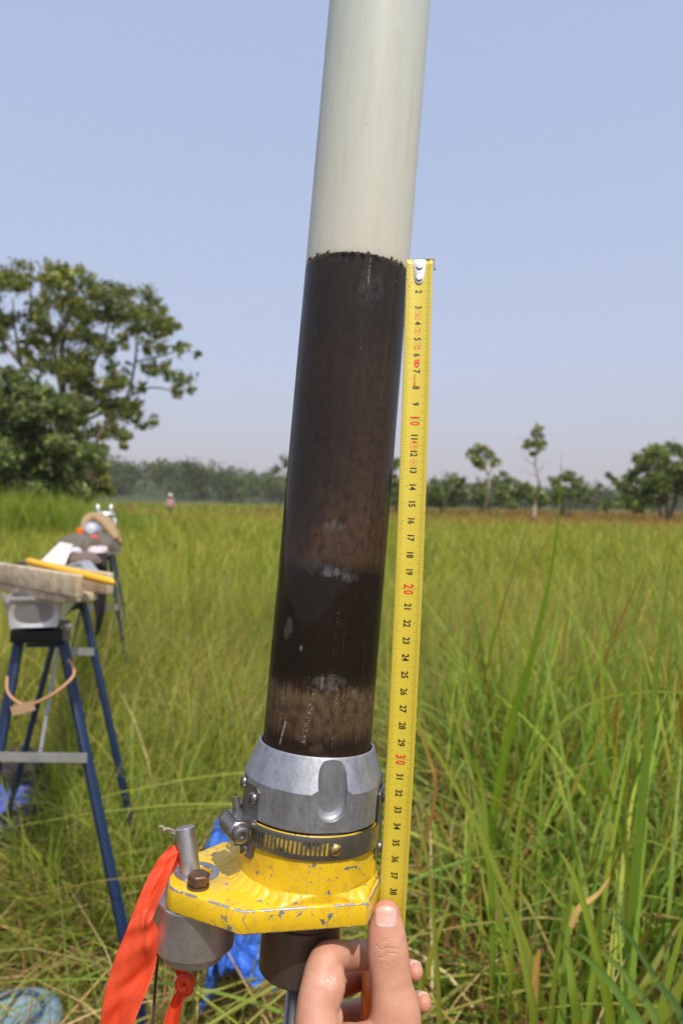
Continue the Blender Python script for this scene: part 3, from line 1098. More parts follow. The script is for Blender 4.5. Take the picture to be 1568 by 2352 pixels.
def edge_dist(a):
    """distance from the tube axis to the rim of the plate in direction a"""
    dv, best = Vector((math.cos(a), math.sin(a))), 99.0
    for i in range(len(outl)):
        p_ = E1 * outl[i][0] + E2 * outl[i][1]
        q_ = E1 * outl[(i + 1) % len(outl)][0] + E2 * outl[(i + 1) % len(outl)][1]
        e_ = q_ - p_
        den = dv.x * e_.y - dv.y * e_.x
        if abs(den) < 1e-9:
            continue
        t_ = (p_.x * e_.y - p_.y * e_.x) / den
        w_ = (p_.x * dv.y - p_.y * dv.x) / den
        if t_ > 0 and -1e-6 <= w_ <= 1 + 1e-6:
            best = min(best, t_)
    return best


prof = [(39.8, -68.0), (40.5, -69.3), (41.6, -70.8), (43.2, -72.0), (45.2, -72.8), (47.0, -73.2)]
n = 420
vs, fs = [], []
for i in range(n):
    a = 2 * math.pi * i / n
    ph = (i / n * 46) % 1.0
    arc = 1.25 * math.sin(math.pi * ph) ** 0.7
    wob = 0.8 * math.sin(a * 7) + 0.5 * math.sin(a * 17 + 1)
    for q, (r, z) in enumerate(prof):
        w = math.sin(math.pi * q / (len(prof) - 1))
        lag = 0.022 * math.sin(math.pi * q / 5)
        rr = r + (0.6 * wob * w if 0 < q else 0) + (wob * 0.8 if q == len(prof) - 1 else 0)
        rr = min(rr, edge_dist(a + lag) - 1.6 - (5 - q) * 0.03)
        vs.append((rr * math.cos(a + lag), rr * math.sin(a + lag), z + (arc + 0.4 * wob) * w))
p = len(prof)
for i in range(n):
    j = (i + 1) % n
    for q in range(p - 1):
        fs.append((i * p + q, j * p + q, j * p + q + 1, i * p + q + 1))
obj('weld_bead', *sc((vs, fs)), MAT_YELLOW, corer, MC, smooth=True)

# aluminium collar: cone, shoulder, milled flat and ball-ended groove
v, f = lathe([(32.2, 0.0), (32.9, 0.3), (33.6, -0.3), (40.2, -17.5), (40.2, -36.6), (39.6, -37.2), (32.2, -37.2)], 160, closed=True)
collar = obj('collar', *sc((v, f)), MAT_ALU, corer, MC)
GD = 286.5
GW = 8.1                                # half width of the slot milled into the collar
gpl = [(GW, 20), (GW, -23.5)] + [(GW * math.cos(R(a)), -23.5 - GW * math.sin(R(a))) for a in range(12, 180, 12)] + [(-GW, -23.5), (-GW, 20)]
gmt = Matrix.Rotation(R(GD), 4, 'Z')
kg = len(gpl)
gv_, gf_ = [], []
for r_, k_ in ((33.7, 0.62), (34.3, 0.84), (35.6, 0.97), (37.5, 1.0), (60, 1.0)):
    for y_, z_ in gpl:
        gv_.append(gmt @ Vector((r_, y_ * k_, z_ if z_ > -23 else -23.5 + (z_ + 23.5) * k_)))
for j in range(4):
    for i in range(kg):
        gf_.append((j * kg + i, j * kg + (i + 1) % kg, (j + 1) * kg + (i + 1) % kg, (j + 1) * kg + i))
gf_.append(tuple(range(kg))[::-1])
gf_.append(tuple(4 * kg + i for i in range(kg)))
cut(collar, [flat_cut(GD, 38.5, -60, -13), flat_cut(346, 38.9, -60, -13)])
cut(collar, [cutter(sc((gv_, gf_)), MC)])
bevel(collar, 0.3 * S, 1, 50)
autosmooth(collar, 14)
# near-black ring: shade of the gap between collar and neck, put in as colour
v, f = lathe([(38.3, -37.0), (38.9, -38.8)], 96)
obj('gap_shade', *sc((v, f)), MAT_BLACK, corer, MC)

# hose clamp
v, f = lathe([(40.5, -38.6), (41.3, -38.4), (41.5, -39.4), (41.5, -49.6), (41.3, -50.4), (40.5, -50.2)], 160, closed=True)
band = autosmooth(obj('hose_clamp_band', *sc((v, f)), MAT_STEEL, corer, MC), 30)
sl = []
for i in range(22):
    dg = 214 + i * 3.35
    q = []
    for z in (-47.6, -41.2):
        for da in (-0.85, 0.85):
            q.append(pol(41.58, dg + da + (z + 44) * 0.05, z))
    sl.append((q, [(0, 1, 3, 2)]))
MAT_SLOT = NT('band_slot')
n_ = MAT_SLOT.noise(MAT_SLOT.coord(), 90, 3)
MAT_SLOT.P(Base_Color=MAT_SLOT.ramp(n_, [(0.42, (0.02, 0.017, 0.013)), (0.58, (0.42, 0.28, 0.02))]), Roughness=0.7)
for q in sl:
    obj('slot', *sc(q), MAT_SLOT.m, band, MC)
HD = 208.0
tg = Vector((-math.sin(R(HD)), math.cos(R(HD)), 0))
rd = Vector((math.cos(R(HD)), math.sin(R(HD)), 0))
hc = pol(46.5, HD, -44)
hs = []
path = [hc + tg * a for a in (-9, -8.2, 8.2, 9)]
hv_, hf_ = tube([p for p in path], [5.2, 6.0, 6.0, 5.2], 24)
wh = autosmooth(obj('worm_housing', *sc((hv_, hf_)), MAT_STEEL, corer, MC), 40)
obj('housing_saddle', *sc(box((0, 0, 0), (5.5, 8.4, 6.6), Matrix.Translation(hc - rd * 3.5) @ Matrix.Rotation(R(HD), 4, 'Z'))), MAT_STEEL, wh, MC)
hx = tube([hc - tg * 9, hc - tg * 14.5], 4.6, 6)
obj('screw_head', *sc(hx), MAT_DARKSTEEL, wh, MC)
sv, sf = lathe([(4.3, 0), (4.3, 3.2), (3.7, 3.6), (2.0, 3.6), (1.8, 1.5), (0.05, 1.4)], 24)
mt = tg.to_track_quat('Z', 'Y').to_matrix().to_4x4()
mt.translation = hc + tg * 9
autosmooth(obj('screw_end', *sc(([mt @ Vector(p) for p in sv], sf)), MAT_STEEL, wh, MC), 40)
V, T = text_mesh('CANADA', 0.0)
cv = []
for x, y, z in V:
    a = R(62) + y * 2.0 / 6.0
    o_ = rd * math.cos(a) + Vector((0, 0, 1)) * math.sin(a)
    cv.append(hc + o_ * 6.06 + tg * (x * 2.0))
obj('embossed_word', *sc((cv, T)), MAT_DARKSTEEL, wh, MC)
# upturned band end
obj('band_end', *sc(tube([pol(42.5, 199, -40), pol(44, 197.5, -36), pol(44.8, 197, -31)], [1.8, 2.4, 1.6], 8)), MAT_STEEL, wh, MC)


def slotted_screw(parent, p, nrm, r, m, slot_deg=20, name='screw'):
    """dome headed slotted screw"""
    v, f = lathe([(r, 0), (r, 0.8), (r * 0.85, 1.5), (r * 0.45, 1.95), (0.02, 2.1)], 24)
    mt = nrm.to_track_quat('Z', 'Y').to_matrix().to_4x4()
    mt.translation = p
    s_ = autosmooth(obj(name, *sc(([mt @ Vector(q) for q in v], f)), m, parent, MC), 50)
    a, ca = R(slot_deg), 0.35
    bx_ = box((0, 0, 1.65), (r * 0.78, ca, 0.52), mt @ Matrix.Rotation(a, 4, 'Z'))
    obj('slot', *sc(bx_), MAT_BLACK, s_, MC)
    return s_


slotted_screw(corer, pol(41.6, 291, -44.6), pol(1, 291, 0), 3.1, MAT_BRASS, 35)


def strap(d0, d1, z0, z1, screws):
    r = 41.0
    vs, fs = [], []
    N = 10
    for i in range(N + 1):
        a = d0 + (d1 - d0) * i / N
        e = min(i, N - i)
        cz = 2.6 if e == 0 else (0.8 if e == 1 else 0)
        for rr, z in ((r, z0 + cz), (r, z1 - cz), (r - 0.9, z1 - cz), (r - 0.9, z0 + cz)):
            vs.append(pol(rr, a, z))
    for i in range(N):
        for q in range(4):
            fs.append((i * 4 + q, i * 4 + 4 + q, i * 4 + 4 + (q + 1) % 4, i * 4 + (q + 1) % 4))
    fs += [(3, 2, 1, 0), tuple(N * 4 + q for q in range(4))]
    s_ = autosmooth(obj('strap', *sc((vs, fs)), MAT_STEEL, corer, MC), 30)
    for d, z in screws:
        slotted_screw(s_, pol(r, d, z), pol(1, d, 0), 3.4, MAT_STEEL, 80)


strap(199, 225, -58.5, -20, [(219, -26.5), (199, -22.0), (213, -54.5)])
strap(338, 362, -58.5, -20, [(352, -26.5), (352, -54.5)])

# guide pin, bolt
pb, pt = at(442, 2040, 0.391), at(424.8, 1899, 0.398)
ax = (pt - pb).normalized()
pr = 5.65e-3
mt = ax.to_track_quat('Z', 'Y').to_matrix().to_4x4()
mt.translation = pb
ln = (pt - pb).length
v, f = lathe([(0.0005, -0.012), (pr, -0.012), (pr, ln - 0.0006), (pr - 0.0006, ln), (0.0006, ln), (0.0005, ln - 0.0004)], 40)
pin = autosmooth(obj('guide_pin', v, f, MAT_ALU2, corer, mt), 40)
bp = Vector((-56.5, -31.0, PL_T))
v, f = lathe([(3.0, 0), (6.0, 0), (6.0, 1.5), (3.0, 1.6)], 32)
bo = autosmooth(obj('washer', *sc(([Vector(p) + bp for p in v], f)), MAT_DARKSTEEL, corer, MC), 40)
v, f = lathe([(5.6, 1.6), (6.0, 2.0), (6.0, 6.4), (5.2, 7.2), (0.05, 7.3)], 6)
mt = Matrix.Translation(bp) @ Matrix.Rotation(R(22), 4, 'Z')
bolt = obj('bolt', *sc(([mt @ Vector(p) for p in v], f)), MAT_RUST, corer, MC)
bevel(bolt, 0.35 * S, 2, 20)

# aluminium weight under the plate
wc = Vector((-58.5, -15.5, 0))
v, f = lathe([(0.05, PL_B - 0.1), (21.6, PL_B - 0.1), (22.2, PL_B - 0.9), (22.2, PL_B - 24), (21.8, PL_B - 24.4), (17.6, PL_B - 24.5), (17.4, PL_B - 30), (16.6, PL_B - 31), (5, PL_B - 31), (4.8, PL_B - 20), (0.05, PL_B - 20)], 72)
autosmooth(obj('weight', *sc(([Vector(p) + wc for p in v], f)), MAT_ALU2, corer, MC), 30)

# sleeve below the plate and the rod down to the ground
v, f = lathe([(0.05, PL_B - 0.1), (21.0, PL_B - 0.1), (21.0, PL_B - 13), (22.4, PL_B - 13.6), (22.4, PL_B - 42), (21.6, PL_B - 43), (6.2, PL_B - 43)], 72)
autosmooth(obj('sleeve', *sc((v, f)), MAT_DARKSTEEL, corer, MC), 30)
rb = L(0, 0, -120)
rod_len = (rb.z + 0.25) / ez.z
rod = obj('support_rod', *tube([rb, rb - ez * rod_len], 0.0058, 20), MAT_STEEL, corer, smooth=True)

# ------------------------------------------------------------------ core tube
RT = 31.5
ZS = 284.0
ZTOP = 560.0
tubeT = thing('core_tube', L(0, 0, -30), 'clear core tube with dark brown sediment under cloudy whitish water', 'core tube')
NR = 220


def sed_edge(a):
    """height of the sediment surface round the tube (mm); front (-y) dips a little"""
    front = max(0, -math.sin(a))
    z = ZS - 3.6 * front
    for k_, am, ph in ((23, .35, 1.), (41, .35, 2.2), (67, .3, .4), (97, .3, 1.7), (9, .4, 3.)):
        z += am * math.sin(k_ * a + ph)
    return z


# sediment
vs, fs = [], []
zl = [-34 + i * 4 for i in range(80)]
zl = [z for z in zl if z < 278] + [281.0]
for i in range(NR):
    a = 2 * math.pi * i / NR
    for z in zl:
        vs.append((RT * math.cos(a), RT * math.sin(a), z))
    e = sed_edge(a)
    vs.append((RT * math.cos(a), RT * math.sin(a), e))
    vs.append(((RT - 2) * math.cos(a), (RT - 2) * math.sin(a), e + 0.2))
p = len(zl) + 2
for i in range(NR):
    j = (i + 1) % NR
    for q in range(p - 1):
        fs.append((i * p + q, j * p + q, j * p + q + 1, i * p + q + 1))
fs.append(tuple(i * p + p - 1 for i in range(NR)))

t = NT('sediment')
co = t.coord()
X, Y, Z = t.sep(co)
U = t.math('MULTIPLY', t.math('ARCTAN2', X, t.math('MULTIPLY', Y, -1.0)), RT)          # mm round the tube, 0 in front
CM = t.math('ADD', t.math('MULTIPLY', Z, -28.3 / 284 / S), 1.2 + 28.3)                  # reads like the tape beside it
cmb = t.n.new('ShaderNodeCombineXYZ')
t.set(cmb.inputs[0], U)
t.set(cmb.inputs[1], CM)
UV = cmb.outputs[0]
strk = t.noise(t.scale(UV, (0.9, 0.16, 1)), 1.0, 5, 0.6)       # upright streaks
big = t.noise(t.scale(UV, (0.05, 0.35, 1)), 1.0, 4, 0.55)
fine = t.noise(t.scale(UV, (2.2, 14, 1)), 1.0, 4, 0.75)
mid = t.noise(t.scale(UV, (0.25, 1.6, 1)), 1.0, 6, 0.65)
cmd = t.math('ADD', CM, t.math('ADD', t.math('MULTIPLY', t.math('SUBTRACT', strk, 0.5), 1.3), t.math('MULTIPLY', t.math('SUBTRACT', mid, 0.5), 1.0)))
pos = t.math('DIVIDE', cmd, 30.0, clamp=True)
stops = [(1.0, (0.085, 0.058, 0.035)), (1.9, (0.060, 0.046, 0.037)), (5.5, (0.052, 0.040, 0.031)), (8, (0.055, 0.037, 0.024)), (11, (0.048, 0.030, 0.018)), (14.5, (0.056, 0.036, 0.021)),
         (16.8, (0.085, 0.057, 0.035)), (18.7, (0.098, 0.068, 0.044)), (19.6, (0.030, 0.021, 0.015)), (21, (0.026, 0.017, 0.011)), (25.2, (0.022, 0.014, 0.009)),
         (25.75, (0.055, 0.036, 0.022)), (26.3, (0.155, 0.118, 0.085)), (28.2, (0.125, 0.09, 0.06)), (28.9, (0.04, 0.026, 0.016)), (29.8, (0.07, 0.045, 0.028))]
c = t.ramp(pos, [(x / 30.0, tuple(v_ * w_ * (0.62 if 25.8 < x < 28.5 else (0.58 if 15 < x < 19 else (0.44 if 7 < x < 15 else 0.36))) for v_, w_ in zip(col, (1.0, 0.80, 0.62)))) for x, col in stops])
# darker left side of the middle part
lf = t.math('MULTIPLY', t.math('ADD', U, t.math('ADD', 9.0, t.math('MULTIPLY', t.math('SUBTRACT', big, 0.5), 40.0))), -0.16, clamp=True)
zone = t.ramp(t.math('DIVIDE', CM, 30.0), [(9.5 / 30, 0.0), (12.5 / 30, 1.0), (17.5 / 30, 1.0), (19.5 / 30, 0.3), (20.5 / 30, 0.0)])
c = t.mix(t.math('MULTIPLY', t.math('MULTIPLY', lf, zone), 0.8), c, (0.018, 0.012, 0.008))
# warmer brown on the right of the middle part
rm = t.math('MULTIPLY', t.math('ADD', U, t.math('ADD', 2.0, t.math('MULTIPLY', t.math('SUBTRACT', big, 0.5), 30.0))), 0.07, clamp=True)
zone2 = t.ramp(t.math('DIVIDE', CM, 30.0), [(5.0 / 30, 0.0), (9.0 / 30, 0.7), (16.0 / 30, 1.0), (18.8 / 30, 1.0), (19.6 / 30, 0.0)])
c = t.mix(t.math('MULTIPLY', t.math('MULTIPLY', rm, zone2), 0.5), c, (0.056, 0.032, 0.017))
stk = t.n.new('ShaderNodeMix')
stk.data_type = 'RGBA'
stk.blend_type = 'MULTIPLY'
stk.inputs[0].default_value = 1.0
t.set(stk.inputs[6], c)
t.set(stk.inputs[7], t.ramp(t.noise(t.scale(UV, (0.35, 0.05, 1)), 1.0, 5, 0.65), [(0.3, 0.8), (0.7, 1.22)]))
c = stk.outputs[2]
# mottling and grain
c = t.mix(t.ramp(mid, [(0.34, 0.75), (0.54, 0.0)]), c, (0.012, 0.009, 0.007))
gr = t.n.new('ShaderNodeMix')
gr.data_type = 'RGBA'
gr.blend_type = 'MULTIPLY'
gr.inputs[0].default_value = 1.0
t.set(gr.inputs[6], c)
t.set(gr.inputs[7], t.ramp(fine, [(0.3, 0.45), (0.7, 1.7)]))
c = gr.outputs[2]


def blotch(cu, cc, ru, rc, amp=1.2, tight=1.6):
    du = t.math('DIVIDE', t.math('SUBTRACT', U, cu), ru)
    dc = t.math('DIVIDE', t.math('SUBTRACT', CM, cc), rc)
    r2 = t.math('ADD', t.math('MULTIPLY', du, du), t.math('MULTIPLY', dc, dc))
    nz = t.math('MULTIPLY', t.math('SUBTRACT', t.math('ADD', mid, fine), 1.0), 2.0 + amp * 4.0)
    return t.math('MULTIPLY', t.math('ADD', t.math('SUBTRACT', 1.0, r2), nz), tight, clamp=True)


GREY = (0.22, 0.20, 0.18)
for cu, cc, ru, rc, col, amp, k in [
        (0, 17.0, 4.5, 0.32, GREY, 1.0, 0.6), (4, 16.6, 3.2, 0.28, (0.012, 0.009, 0.007), 0.6, 0.95), (-4, 17.3, 4.0, 0.25, (0.15, 0.10, 0.065), 1.2, 0.6),
        (-9, 19.3, 11, 0.42, (0.10, 0.105, 0.12), 2.4, 0.45), (3, 19.55, 6, 0.22, (0.30, 0.30, 0.33), 2.6, 0.6), (10, 19.8, 5, 0.25, (0.17, 0.16, 0.17), 2.6, 0.5),
        (-23.5, 22.9, 3.4, 0.62, (0.17, 0.15, 0.11), 0.5, 0.75), (-13.2, 23.85, 1.25, 0.16, (0.34, 0.31, 0.30), 0.3, 0.8),
        (4, 25.55, 8.0, 0.36, (0.27, 0.24, 0.21), 2.2, 0.65), (9.5, 25.5, 3.2, 0.22, (0.05, 0.05, 0.055), 1.2, 0.7), (0.3, 25.6, 0.8, 0.5, (0.34, 0.24, 0.17), 0.3, 0.8),
        (-11, 27.05, 3.5, 0.22, (0.02, 0.02, 0.02), 1.6, 0.8), (7, 27.7, 4.5, 0.2, (0.06, 0.05, 0.042), 2.0, 0.7), (14, 27.1, 2.2, 0.15, (0.03, 0.028, 0.026), 1.6, 0.7),
        (20, 26.2, 1.6, 0.35, (0.26, 0.24, 0.21), 0.9, 0.6), (-1, 5.9, 3.2, 0.25, (0.012, 0.010, 0.009), 2.2, 0.8), (0, 7.3, 3.0, 0.25, (0.012, 0.010, 0.009), 2.2, 0.8),
        (-9, 8.3, 1.0, 0.1, (0.02, 0.025, 0.035), 0.4, 0.8), (-11, 10.2, 1.0, 0.1, (0.02, 0.025, 0.035), 0.4, 0.8), (-12, 12.2, 4, 0.25, (0.012, 0.009, 0.008), 2.2, 0.8),
        (6, 3.6, 3.2, 0.9, (0.15, 0.14, 0.14), 3.0, 0.5), (14, 3.4, 2.5, 0.6, (0.13, 0.12, 0.12), 3.0, 0.45),
        (-9, 28.6, 3, 0.25, (0.28, 0.22, 0.17), 2.4, 0.6), (1, 29.1, 3.5, 0.3, (0.16, 0.11, 0.07), 1.8, 0.6)]:
    c = t.mix(t.math('MULTIPLY', blotch(cu, cc, ru, rc, amp), k * 0.62), c, tuple(x * 0.62 for x in col))


def streak(u0_, c0, u1_, c1, w, dens, k, col=(0.65, 0.6, 0.52)):
    """thin dotted scratch from (u0,c0) to (u1,c1)"""
    tt = t.math('DIVIDE', t.math('SUBTRACT', CM, c0), c1 - c0)
    inn = t.math('MULTIPLY', t.math('GREATER_THAN', tt, 0.0), t.math('LESS_THAN', tt, 1.0))
    du = t.math('ABSOLUTE', t.math('SUBTRACT', U, t.math('MULTIPLY_ADD', tt, u1_ - u0_, u0_)))
    ln_ = t.math('LESS_THAN', du, w)
    dots = t.ramp(t.noise(t.scale(UV, (1.1, 7, 1)), 1.0, 3, 0.6), [(dens, 0.0), (dens + 0.10, 1.0)])
    return t.math('MULTIPLY', t.math('MULTIPLY', t.math('MULTIPLY', inn, ln_), dots), k * 0.6), col


for a in [(-3, 25.9, -8, 28.9, 1.3, 0.56, 0.85), (-22, 25.6, -23, 28.4, 0.35, 0.5, 0.6), (6, 21.5, 4.5, 25.0, 0.2, 0.55, 0.35), (10.5, 22, 10, 25.2, 0.18, 0.57, 0.3),
          (7.5, 1.2, 7.2, 3.3, 0.5, 0.47, 0.55), (7, 3.2, 6, 7, 0.2, 0.55, 0.35), (22, 6, 21.5, 10, 0.2, 0.55, 0.4), (-19, 27.9, -22, 29.2, 0.5, 0.4, 0.7), (9, 25.6, 8.6, 29, 0.25, 0.55, 0.5)]:
    fac_, col = streak(*a)
    c = t.mix(fac_, c, col)
# mossy and tan fringe of the surface
fr = t.math('MULTIPLY', t.math('SUBTRACT', 1.95, t.math('ADD', CM, t.math('MULTIPLY', mid, 0.5))), 3.0, clamp=True)
c = t.mix(t.math('MULTIPLY', fr, t.ramp(mid, [(0.35, 0.15), (0.65, 0.8)])), c, (0.20, 0.145, 0.06))
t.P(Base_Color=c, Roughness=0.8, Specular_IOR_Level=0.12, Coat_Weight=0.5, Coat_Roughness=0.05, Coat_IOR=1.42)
t.bump(t.math('ADD', mid, fine), 0.25, 0.0004)
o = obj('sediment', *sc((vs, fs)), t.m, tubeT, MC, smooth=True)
o['label'] = 'dark brown layered sediment column seen through the tube wall'

# cloudy water above it
t = NT('cloudy_water')
co = t.coord()
n1 = t.noise(t.scale(co, (14, 14, 5)), 1.0, 4)
n2 = t.noise(t.scale(co, (700, 700, 260)), 1.0, 3, 0.7)
n3 = t.noise(t.scale(co, (120, 120, 60)), 1.0, 5, 0.7)
zc = t.math('DIVIDE', t.sep(co)[2], 500 * S, clamp=True)
base = t.mix(t.math('ADD', t.math('MULTIPLY', n1, 0.6), t.math('SUBTRACT', t.math('MULTIPLY', zc, 1.6), 1.0), clamp=True), (0.56, 0.525, 0.435), (0.49, 0.55, 0.49))
speck = t.ramp(n2, [(0.66, 0.0), (0.72, 0.85)])
smear = t.ramp(t.noise(t.scale(co, (170, 170, 18)), 1.0, 6, 0.7), [(0.5, 0.0), (0.74, 0.42)])
base = t.mix(smear, base, (0.45, 0.38, 0.27))
base = t.mix(t.math('MULTIPLY', speck, t.ramp(n3, [(0.45, 0.0), (0.6, 1.0)])), base, (0.20, 0.13, 0.08))
t.P(Base_Color=base, Roughness=0.55, Specular_IOR_Level=0.2, Coat_Weight=0.1, Coat_Roughness=0.3, Subsurface_Weight=0.85, Subsurface_Radius=(1.0, 0.95, 0.9), Subsurface_Scale=0.02)
t.bump(n2, 0.05, 0.0002)
vs, fs = [], []
zl = [0, 6] + [20 + i * 12 for i in range(22)]
for i in range(NR):
    a = 2 * math.pi * i / NR
    e = sed_edge(a)
    vs.append((RT * math.cos(a), RT * math.sin(a), e + 0.03))
    for z in zl[1:]:
        vs.append((RT * math.cos(a), RT * math.sin(a), ZS + z))
p = len(zl)
for i in range(NR):
    j = (i + 1) % NR
    for q in range(p - 1):
        fs.append((i * p + q, j * p + q, j * p + q + 1, i * p + q + 1))
o = obj('cloudy_water', *sc((vs, fs)), t.m, tubeT, MC, smooth=True)
o['label'] = 'milky pale green water filling the upper tube'
# bare end of the tube above the water
v, f = lathe([(RT, ZS + 272.2), (RT, 610), (29.6, 610), (29.6, ZS + 272.2)], 96, closed=True)
t = NT('clear_plastic')
t.P(Base_Color=(0.9, 0.92, 0.9), Roughness=0.08, Transmission_Weight=0.9, IOR=1.3)
autosmooth(obj('tube_end', *sc((v, f)), t.m, tubeT, MC), 40)
# grit stuck to the surface fringe
for i in range(26):
    a = R(200 + 140 * random.random())
    rr = 0.5 + 0.9 * random.random()
    bm = bmesh.new()
    bmesh.ops.create_icosphere(bm, subdivisions=1, radius=rr * S)
    pz = pol(RT - 0.25 * rr, math.degrees(a), sed_edge(a) + 0.2 * random.random() + 0.2)
    for vv in bm.verts:
        vv.co = vv.co * (0.8 + 0.5 * random.random()) + pz * S
    bm_obj('sediment_crumb', bm, simple('crumb_%d' % (i % 3), [(0.11, 0.08, 0.04), (0.17, 0.14, 0.05), (0.08, 0.055, 0.03)][i % 3], 0.8) if i < 3 else bpy.data.materials['crumb_%d' % (i % 3)], tubeT, MC, True)

# ================================================================== TAPE MEASURE
VV = np.linspace(585, 2260, 500)
UU = np.interp(VV, [585, 598, 964, 1352, 1742, 2047, 2352], [963.5, 963, 952.7, 938, 919.6, 902.7, 886])
kern = np.ones(61) / 61
UU = np.convolve(np.pad(UU, 30, mode='reflect', reflect_type='odd'), kern, 'valid')
TT = (VV - 1352) / 38.8
DD = 0.398 - 0.0003 * TT + 3e-5 * TT * TT
PT = np.array([at(u, v, d)[:] for u, v, d in zip(UU, VV, DD)])
AL = np.r_[0, np.cumsum(np.linalg.norm(np.diff(PT, axis=0), axis=1))] * 100
AL *= 1568 / 1568
s20 = np.interp(1352.6, VV, AL)
s0 = np.interp(598, VV, AL)
SC = AL - s0
SC = SC * 20.0 / (s20 - s0)                    # reading of the tape (cm) along the path


def tape(s, tmm, off=0.0):
    """reading s (cm), tmm millimetres right of the middle, off metres above the printed face"""
    p = np.array([np.interp(s, SC, PT[:, i]) for i in range(3)])
    a = np.array([np.interp(s - 0.3, SC, PT[:, i]) for i in range(3)])
    b = np.array([np.interp(s + 0.3, SC, PT[:, i]) for i in range(3)])
    td = Vector(b - a).normalized()
    side = td.cross(-fw)
    if side.dot(rt) < 0:
        side = -side
    side = (side.normalized() + fw * -0.08).normalized()
    nv = side.cross(td)
    if nv.dot(fw) > 0:
        nv = -nv
    return Vector(p) + side * (tmm / 1000) + nv * (0.0014 * (tmm / 8) ** 2 + off)


tm = thing('tape_measure', tape(42, 0), 'yellow steel tape measure with orange case held upright beside the core tube', 'tape measure')
HW = 7.85
SMAX = 42.5
vs, fs = [], []
ns, nt = 150, 10
for i in range(ns + 1):
    s = SMAX * i / ns
    for k in range(nt + 1):
        vs.append(tape(s, -HW + 2 * HW * k / nt))
for i in range(ns):
    for k in range(nt):
        fs.append((i * (nt + 1) + k, i * (nt + 1) + k + 1, (i + 1) * (nt + 1) + k + 1, (i + 1) * (nt + 1) + k))
t = NT('tape_yellow')
co = t.coord()
n1 = t.noise(co, 60, 4)
n2 = t.noise(co, 900, 3, 0.6)
c = t.mix(n1, (0.65, 0.50, 0.045), (0.71, 0.56, 0.055))
c = t.mix(t.math('MULTIPLY', t.ramp(n2, [(0.68, 0.0), (0.76, 1.0)]), t.ramp(t.noise(co, 120, 3), [(0.5, 0.0), (0.62, 0.8)])), c, (0.25, 0.18, 0.07))
t.P(Base_Color=c, Roughness=0.38, Coat_Weight=0.3, Coat_Roughness=0.3)
blade = obj('blade', vs, fs, t.m, tm, smooth=True)
md = blade.modifiers.new('s', 'SOLIDIFY')
md.thickness = 0.00025
md.offset = -1
nrm_ok = blade.data.polygons[0].normal.dot(fw) < 0
if not nrm_ok:
    bm = bmesh.new()
    bm.from_mesh(blade.data)
    bmesh.ops.reverse_faces(bm, faces=bm.faces)
    bm.to_mesh(blade.data)
    bm.free()
bake(blade)
blade.data.polygons.foreach_set('use_smooth', [True] * len(blade.data.polygons))
MAT_INK = simple('black_ink', (0.018, 0.017, 0.012), 0.5)
MAT_INKL = simple('line_ink', (0.05, 0.042, 0.012), 0.5)
MAT_RED = simple('red_ink', (0.72, 0.035, 0.02), 0.45)
MAT_REDL = simple('thin_red_ink', (0.66, 0.12, 0.035), 0.45)
# graduations: a line every millimetre on both edges
tk = []
for mm in range(3, 424):
    s = mm / 10
    ln_ = 4.0 if mm % 5 == 0 else 2.75
    for sg in (-1, 1):
        x0, x1 = sg * HW, sg * (HW - ln_)
        q = [tape(s - 0.006, x0, 4e-5), tape(s + 0.006, x0, 4e-5), tape(s + 0.006, (x0 + x1) / 2, 4e-5), tape(s + 0.006, x1, 4e-5), tape(s - 0.006, x1, 4e-5), tape(s - 0.006, (x0 + x1) / 2, 4e-5)]
        tk.append((q, [(0, 1, 2, 5), (5, 2, 3, 4)]))
for s in (10, 20, 30, 40):
    m_ = 8
    q = []
    for k in range(m_ + 1):
        x = -HW + 2 * HW * k / m_
        q += [tape(s - 0.005, x, 3.5e-5), tape(s + 0.005, x, 3.5e-5)]
    tk.append((q, [(2 * k, 2 * k + 1, 2 * k + 3, 2 * k + 2) for k in range(m_)]))
o = obj('graduation_marks', *merge(tk), MAT_INKL, tm)
tag(o, kind='stuff')


def put_text(name, word, s, tmm, hmm, m, offset=0.02, sx=0.8, off=6e-5, parent=None):
    """word runs down the tape with its letter tops to the right"""
    V, T = text_mesh(word, offset, sx)
    vs = [tape(s + x * hmm / 10, tmm + y * hmm, off) for x, y, z in V]
    return obj(name, vs, T, m, parent or tm)


for cm in range(2, 42):
    if cm % 10 == 0:
        a_, b_ = str(cm)
        put_text('numeral', a_, cm - 0.16, 0.0, 5.8, MAT_RED, 0.03, 0.66)
        put_text('numeral', b_, cm + 0.20, 0.0, 5.8, MAT_RED, 0.03, 0.62)
    else:
        put_text('numeral', str(cm), cm + 0.02, 0.05, 4.1, MAT_INK, 0.028, 0.78)


def put_line(pts, w, m, closed=False, name='printed_symbol', off=5e-5):
    """ink line through (s, t mm) points"""
    q, fs = [], []
    P_ = [np.array([a * 10, b]) for a, b in pts]
    n = len(P_)
    for i in range(n):
        a = P_[(i - 1) % n] if closed or i > 0 else P_[0]
        b = P_[(i + 1) % n] if closed or i < n - 1 else P_[-1]
        d = (b - a) / (np.linalg.norm(b - a) + 1e-9)
        nn = np.array([-d[1], d[0]]) * w / 2
        for sg in (-1, 1):
            z = P_[i] + nn * sg
            q.append(tape(z[0] / 10, z[1], off))
    for i in range(n if closed else n - 1):
        j = (i + 1) % n
        fs.append((2 * i, 2 * i + 1, 2 * j + 1, 2 * j))
    return q, fs


def ell(s, t_, rs, rt_, n=28, a0=0, a1=360):
    return [(s + rs / 10 * math.cos(R(a0 + (a1 - a0) * i / n)), t_ + rt_ * math.sin(R(a0 + (a1 - a0) * i / n))) for i in range(n)]


